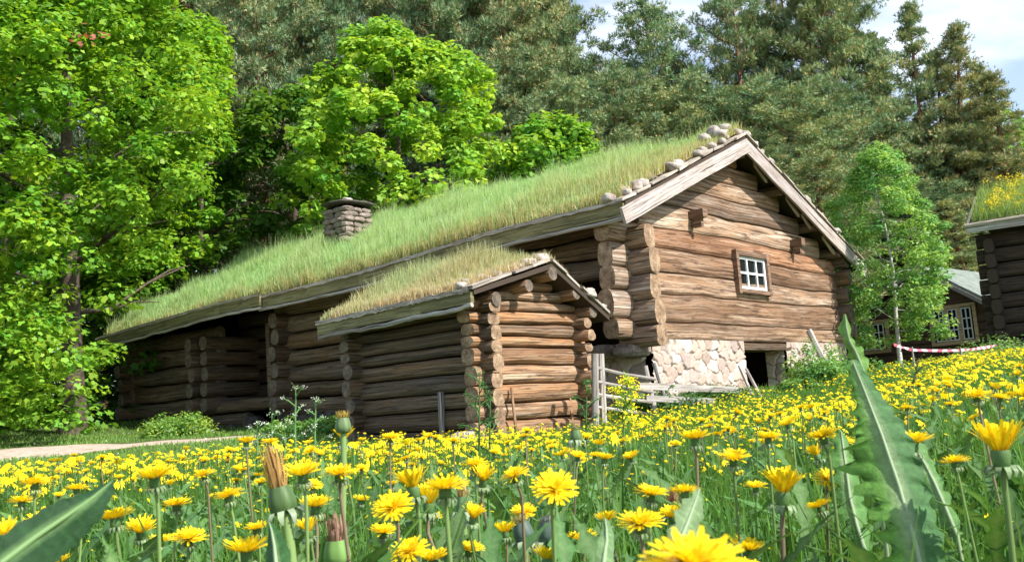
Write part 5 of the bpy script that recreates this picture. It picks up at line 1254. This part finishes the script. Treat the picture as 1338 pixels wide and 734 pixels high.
ribbed_leaf('jagged_leaf', [(1250, 700, 1.3), (1225, 640, 1.32), (1205, 600, 1.35), (1180, 560, 1.38)], [12, 22, 24, 22, 18, 1], [12, 22, 22, 24, 14, 1],
            'mid green jagged leaf just right of the giant toothed leaf', 'leaf', (.12, .26, .07), 19, 12, .5, (.6, .4))

def wilted(px, py, wpx, foot, label, tip=(.50, .33, .14), tl=1.0, green=(.16, .25, .12), bracts=True, lean=(0, 0)):
    """closed dandelion head: green cup, shrivelled tips above, curled bracts below"""
    Yd = F_PX*.030/wpx; c0 = at(px, py, Yd); r = .0135*(wpx*Yd/F_PX)/.030; fz = np.array([*at(foot, 760, Yd)[:2], 0]); fz[2] = float(tz(fz[0], fz[1]))
    t = empty('dandelion_bud', fz, label, 'flower bud'); up = np.array([lean[0], lean[1], 1.]); up /= np.linalg.norm(up); a1 = np.cross(up, CF); a1 /= np.linalg.norm(a1); a2 = np.cross(up, a1)
    mb = MB(); n = 14; prof = [(.55, -1.5), (1.0, -1.3), (1.12, -.6), (1.0, 0), (.82, .7)]; V = []; K = []
    for q, (rr, z) in enumerate(prof):
        for k in range(n): an = 6.283*k/n; g_ = 1+.06*(k % 2); V.append(c0+up*z*r+(a1*math.cos(an)+a2*math.sin(an))*rr*r*g_); K.append(tuple(np.array(green)*(.8+.35*(k % 2))))
    mb.add(V, [(i*n+k, i*n+(k+1) % n, (i+1)*n+(k+1) % n, (i+1)*n+k) for i in range(4) for k in range(n)]+[tuple(range(n))[::-1]], None, 0, K); mb.build('involucre', M['stalk'], t, True)
    mb = MB()
    for k in range(110):
        an = rnd.random()*6.283; rr = .85*rnd.random()**.5; dr = a1*math.cos(an)+a2*math.sin(an); L = r*(1.0+1.3*rnd.random())*tl; b = c0+up*.45*r+dr*rr*.9*r; e = b+up*L+dr*r*rnd.uniform(-.5, .45)+a1*r*rnd.uniform(-.25, .25)+a2*r*rnd.uniform(-.2, .2)
        sd_ = np.cross(dr, up)*r*.055; kk = rnd.uniform(.6, 1.3); mb.add([b-sd_, b+sd_, lerp(b, e, .6)+sd_*1.1+dr*r*.1, lerp(b, e, .6)-sd_*1.1+dr*r*.1, e+sd_*.5, e-sd_*.5], [(0, 1, 2, 3), (3, 2, 4, 5)], None, 0, tuple(np.array(tip)*kk))
    mb.build('withered_petals', M['petal'], t)
    if bracts:
        mb = MB()
        for k in range(12):
            an = 6.283*k/12+rnd.uniform(-.2, .2); dr = a1*math.cos(an)+a2*math.sin(an); sd_ = np.cross(dr, up)*r*.24; P = []
            for s_, (rr, z) in enumerate(((.8, -1.25), (1.45, -1.2), (1.9, -1.55-.3*rnd.random()), (1.75, -2.3-.4*rnd.random()))):
                P += [c0+dr*rr*r+up*z*r-sd_*(1, 1.2, 1, .4)[s_], c0+dr*rr*r+up*z*r+sd_*(1, 1.2, 1, .4)[s_]]
            mb.add(P, [(0, 1, 3, 2), (2, 3, 5, 4), (4, 5, 7, 6)], None, 0, tuple(np.array((.34, .42, .26))*rnd.uniform(.7, 1.25)))
        mb.build('bracts', M['stalk'], t, True)
    mb = MB(); b = c0-up*1.5*r; tube(mb, [fz-E3*.01, lerp(fz, b, .5)+a1*.004, lerp(fz, b, .85)-up*.002, b], [r*.55, r*.5, r*.45, r*.42], 9, 0, (.24, .36, .12), cap=False); mb.build('stem', M['stalk'], t, True)
    return t
wilted(367, 647, 35, 404, 'biggest wilted bud with shrivelled tan petals and pale curled bracts, left of the centre', (.55, .35, .13), 1.75, (.09, .16, .055), lean=(-.2, 0))
wilted(440, 715, 34, 447, 'wilted bud with a brown-pink top at the bottom edge, right of the biggest wilted one', (.42, .26, .20), 1.1, (.20, .36, .10), False, (.0, -.1))
wilted(716, 690, 28, 722, 'stubby grey-green bud with pale bracts below the shed front', (.20, .22, .20), .4, (.10, .15, .12))
wilted(682, 690, 26, 668, 'grey-green bud with spread pale bracts, left one of the pair below the shed front', (.35, .30, .12), .5, (.10, .15, .12), True, (-.2, 0))
wilted(752, 566, 15, 752, 'tiny closed bud high on a thin stem in front of the shed gable', (.30, .30, .12), .5, (.12, .20, .08))
wilted(448, 552, 20, 449, 'small round bud above the half-closed dandelion at the shed back corner', (.45, .33, .08), .6, (.16, .24, .10), False)
wilted(606, 655, 22, 600, 'small faded bud below the left corner of the shed, beside a tall dandelion', (.50, .38, .16), .8, (.14, .24, .09))
wilted(880, 662, 22, 884, 'small brown-tipped bud between the wide bushy dandelion and the pale leaf', (.38, .20, .12), .9, (.14, .24, .09))

def weed(px, ytop, Yd, label, col=(.06, .15, .04), n=9, spread=30, flower=None, nm='tall_weed', leaf=.013, base_px=None):
    top = at(px, ytop, Yd); bx_ = at(base_px or px+3, 700, Yd); z0 = float(tz(bx_[0], Yd)); b = np.array([bx_[0], Yd, z0]); hgt = top[2]-z0; t = empty(nm, b, label, 'wild plant'); u = Yd/F_PX
    mb = MB(); pts = [lerp(b-E3*.01, top, s_)+np.array([.5*u*math.sin(s_*9), 0, 0]) for s_ in np.linspace(0, 1, 7)]; tube(mb, pts, [2.2*u, 2*u, 1.8*u, 1.6*u, 1.3*u, 1.0*u, .6*u], 6, 0, col, cap=False); tips = []; P = []
    for k in range(n):
        s_ = .38+.6*k/n; p = lerp(b, top, s_); a = k*2.4; L = spread*u*rnd.uniform(.5, 1)*(1.15-s_*.5); e = p+np.array([math.cos(a)*L, math.sin(a)*L, L*rnd.uniform(.3, 1.0)]); m_ = lerp(p, e, .5)+E3*L*.1
        tube(mb, [p, m_, e], [1.1*u, .8*u, .4*u], 4, 0, col, cap=False); tips.append(e)
        for q in range(16): P.append(lerp(m_, e, rnd.random()*1.05)+rg.normal(0, leaf*.7, 3))
    tips.append(top); mb.build('stem', M['stalk'], t, True); P = np.array(P+[top+rg.normal(0, leaf, 3) for q in range(14)]); m2_ = len(P)
    V, c, i, k = leaves(P, rg.normal(0, .6, (m2_, 3))+[0, -.3, .5], leaf*rg.uniform(.6, 1.3, m2_), vary(m2_, np.array(col)*1.5, .3, .1), .45); fast_mesh('leaves', V-b, c, i, k, M['leaf'], t)
    if flower:
        fc, fr_, fn = flower; P = np.repeat(np.array(tips), fn, 0); m2_ = len(P); P = P+rg.normal(0, fr_, (m2_, 3))*[1, 1, .5]
        V, c, i, k = leaves(P, rg.normal(0, .5, (m2_, 3))+[0, -.4, .7], .26*fr_*rg.uniform(.7, 1.5, m2_)+.003, vary(m2_, fc, .1, .03), .9); fast_mesh('blossoms', V-b, c, i, k, M['petal'], t)
    return t
weed(626, 486, 4.0, 'tall dark weed with thin side shoots in front of the shed left corner', n=13, spread=36, leaf=.010)
weed(640, 510, 4.3, 'shorter dark weed just right of the tall one at the shed left corner', n=8, spread=24, leaf=.009)
weed(766, 498, 4.4, 'tall dark green weed in front of the right corner of the shed', n=12, spread=30, leaf=.011)
weed(819, 496, 9.5, 'bright yellow flowering mustard standing before the fence rails', (.12, .26, .05), 12, 24, ((.90, .78, .03), .042, 46), 'mustard_plant', .03)
for (px, yt, lb) in ((386, 506, 'tallest white cow parsley before the farmhouse porch'), (355, 540, 'white cow parsley left of the tallest one, close to the small paired dandelions'), (412, 520, 'white cow parsley right of the tallest one'), (336, 552, 'leftmost low white cow parsley below the porch'), (372, 556, 'low white cow parsley between the taller ones')):
    weed(px, yt, 9.5+rnd.uniform(-.4, .6), lb, (.13, .26, .08), 6, 22, ((.82, .82, .78), .020, 13), 'cow_parsley', .014)
weed(940+260, 470, 9, 'thin dark seeding weed in the far meadow right of the giant leaf', (.10, .13, .05), 8, 20, None, 'tall_weed', .012)
# reddish leaves high in the left maple
o_ = [o for o in bpy.data.objects if o.get('label', '').startswith('huge bright green maple')][0]
P = np.array([at(rnd.uniform(84, 142), rnd.gauss(46, 7), 20.6+rnd.uniform(0, .8)) for k in range(24)])
V, c, i, k = leaves(P, rg.normal(0, .4, (24, 3))+[.3, -.5, .6], rg.uniform(.05, .10, 24), vary(24, (.34, .10, .07), .2, .05), .8, True)
fast_mesh('red_leaves', V-np.array(o_.location), c, i, k, M['leaf'], o_)['label'] = 'small patch of reddish leaves'
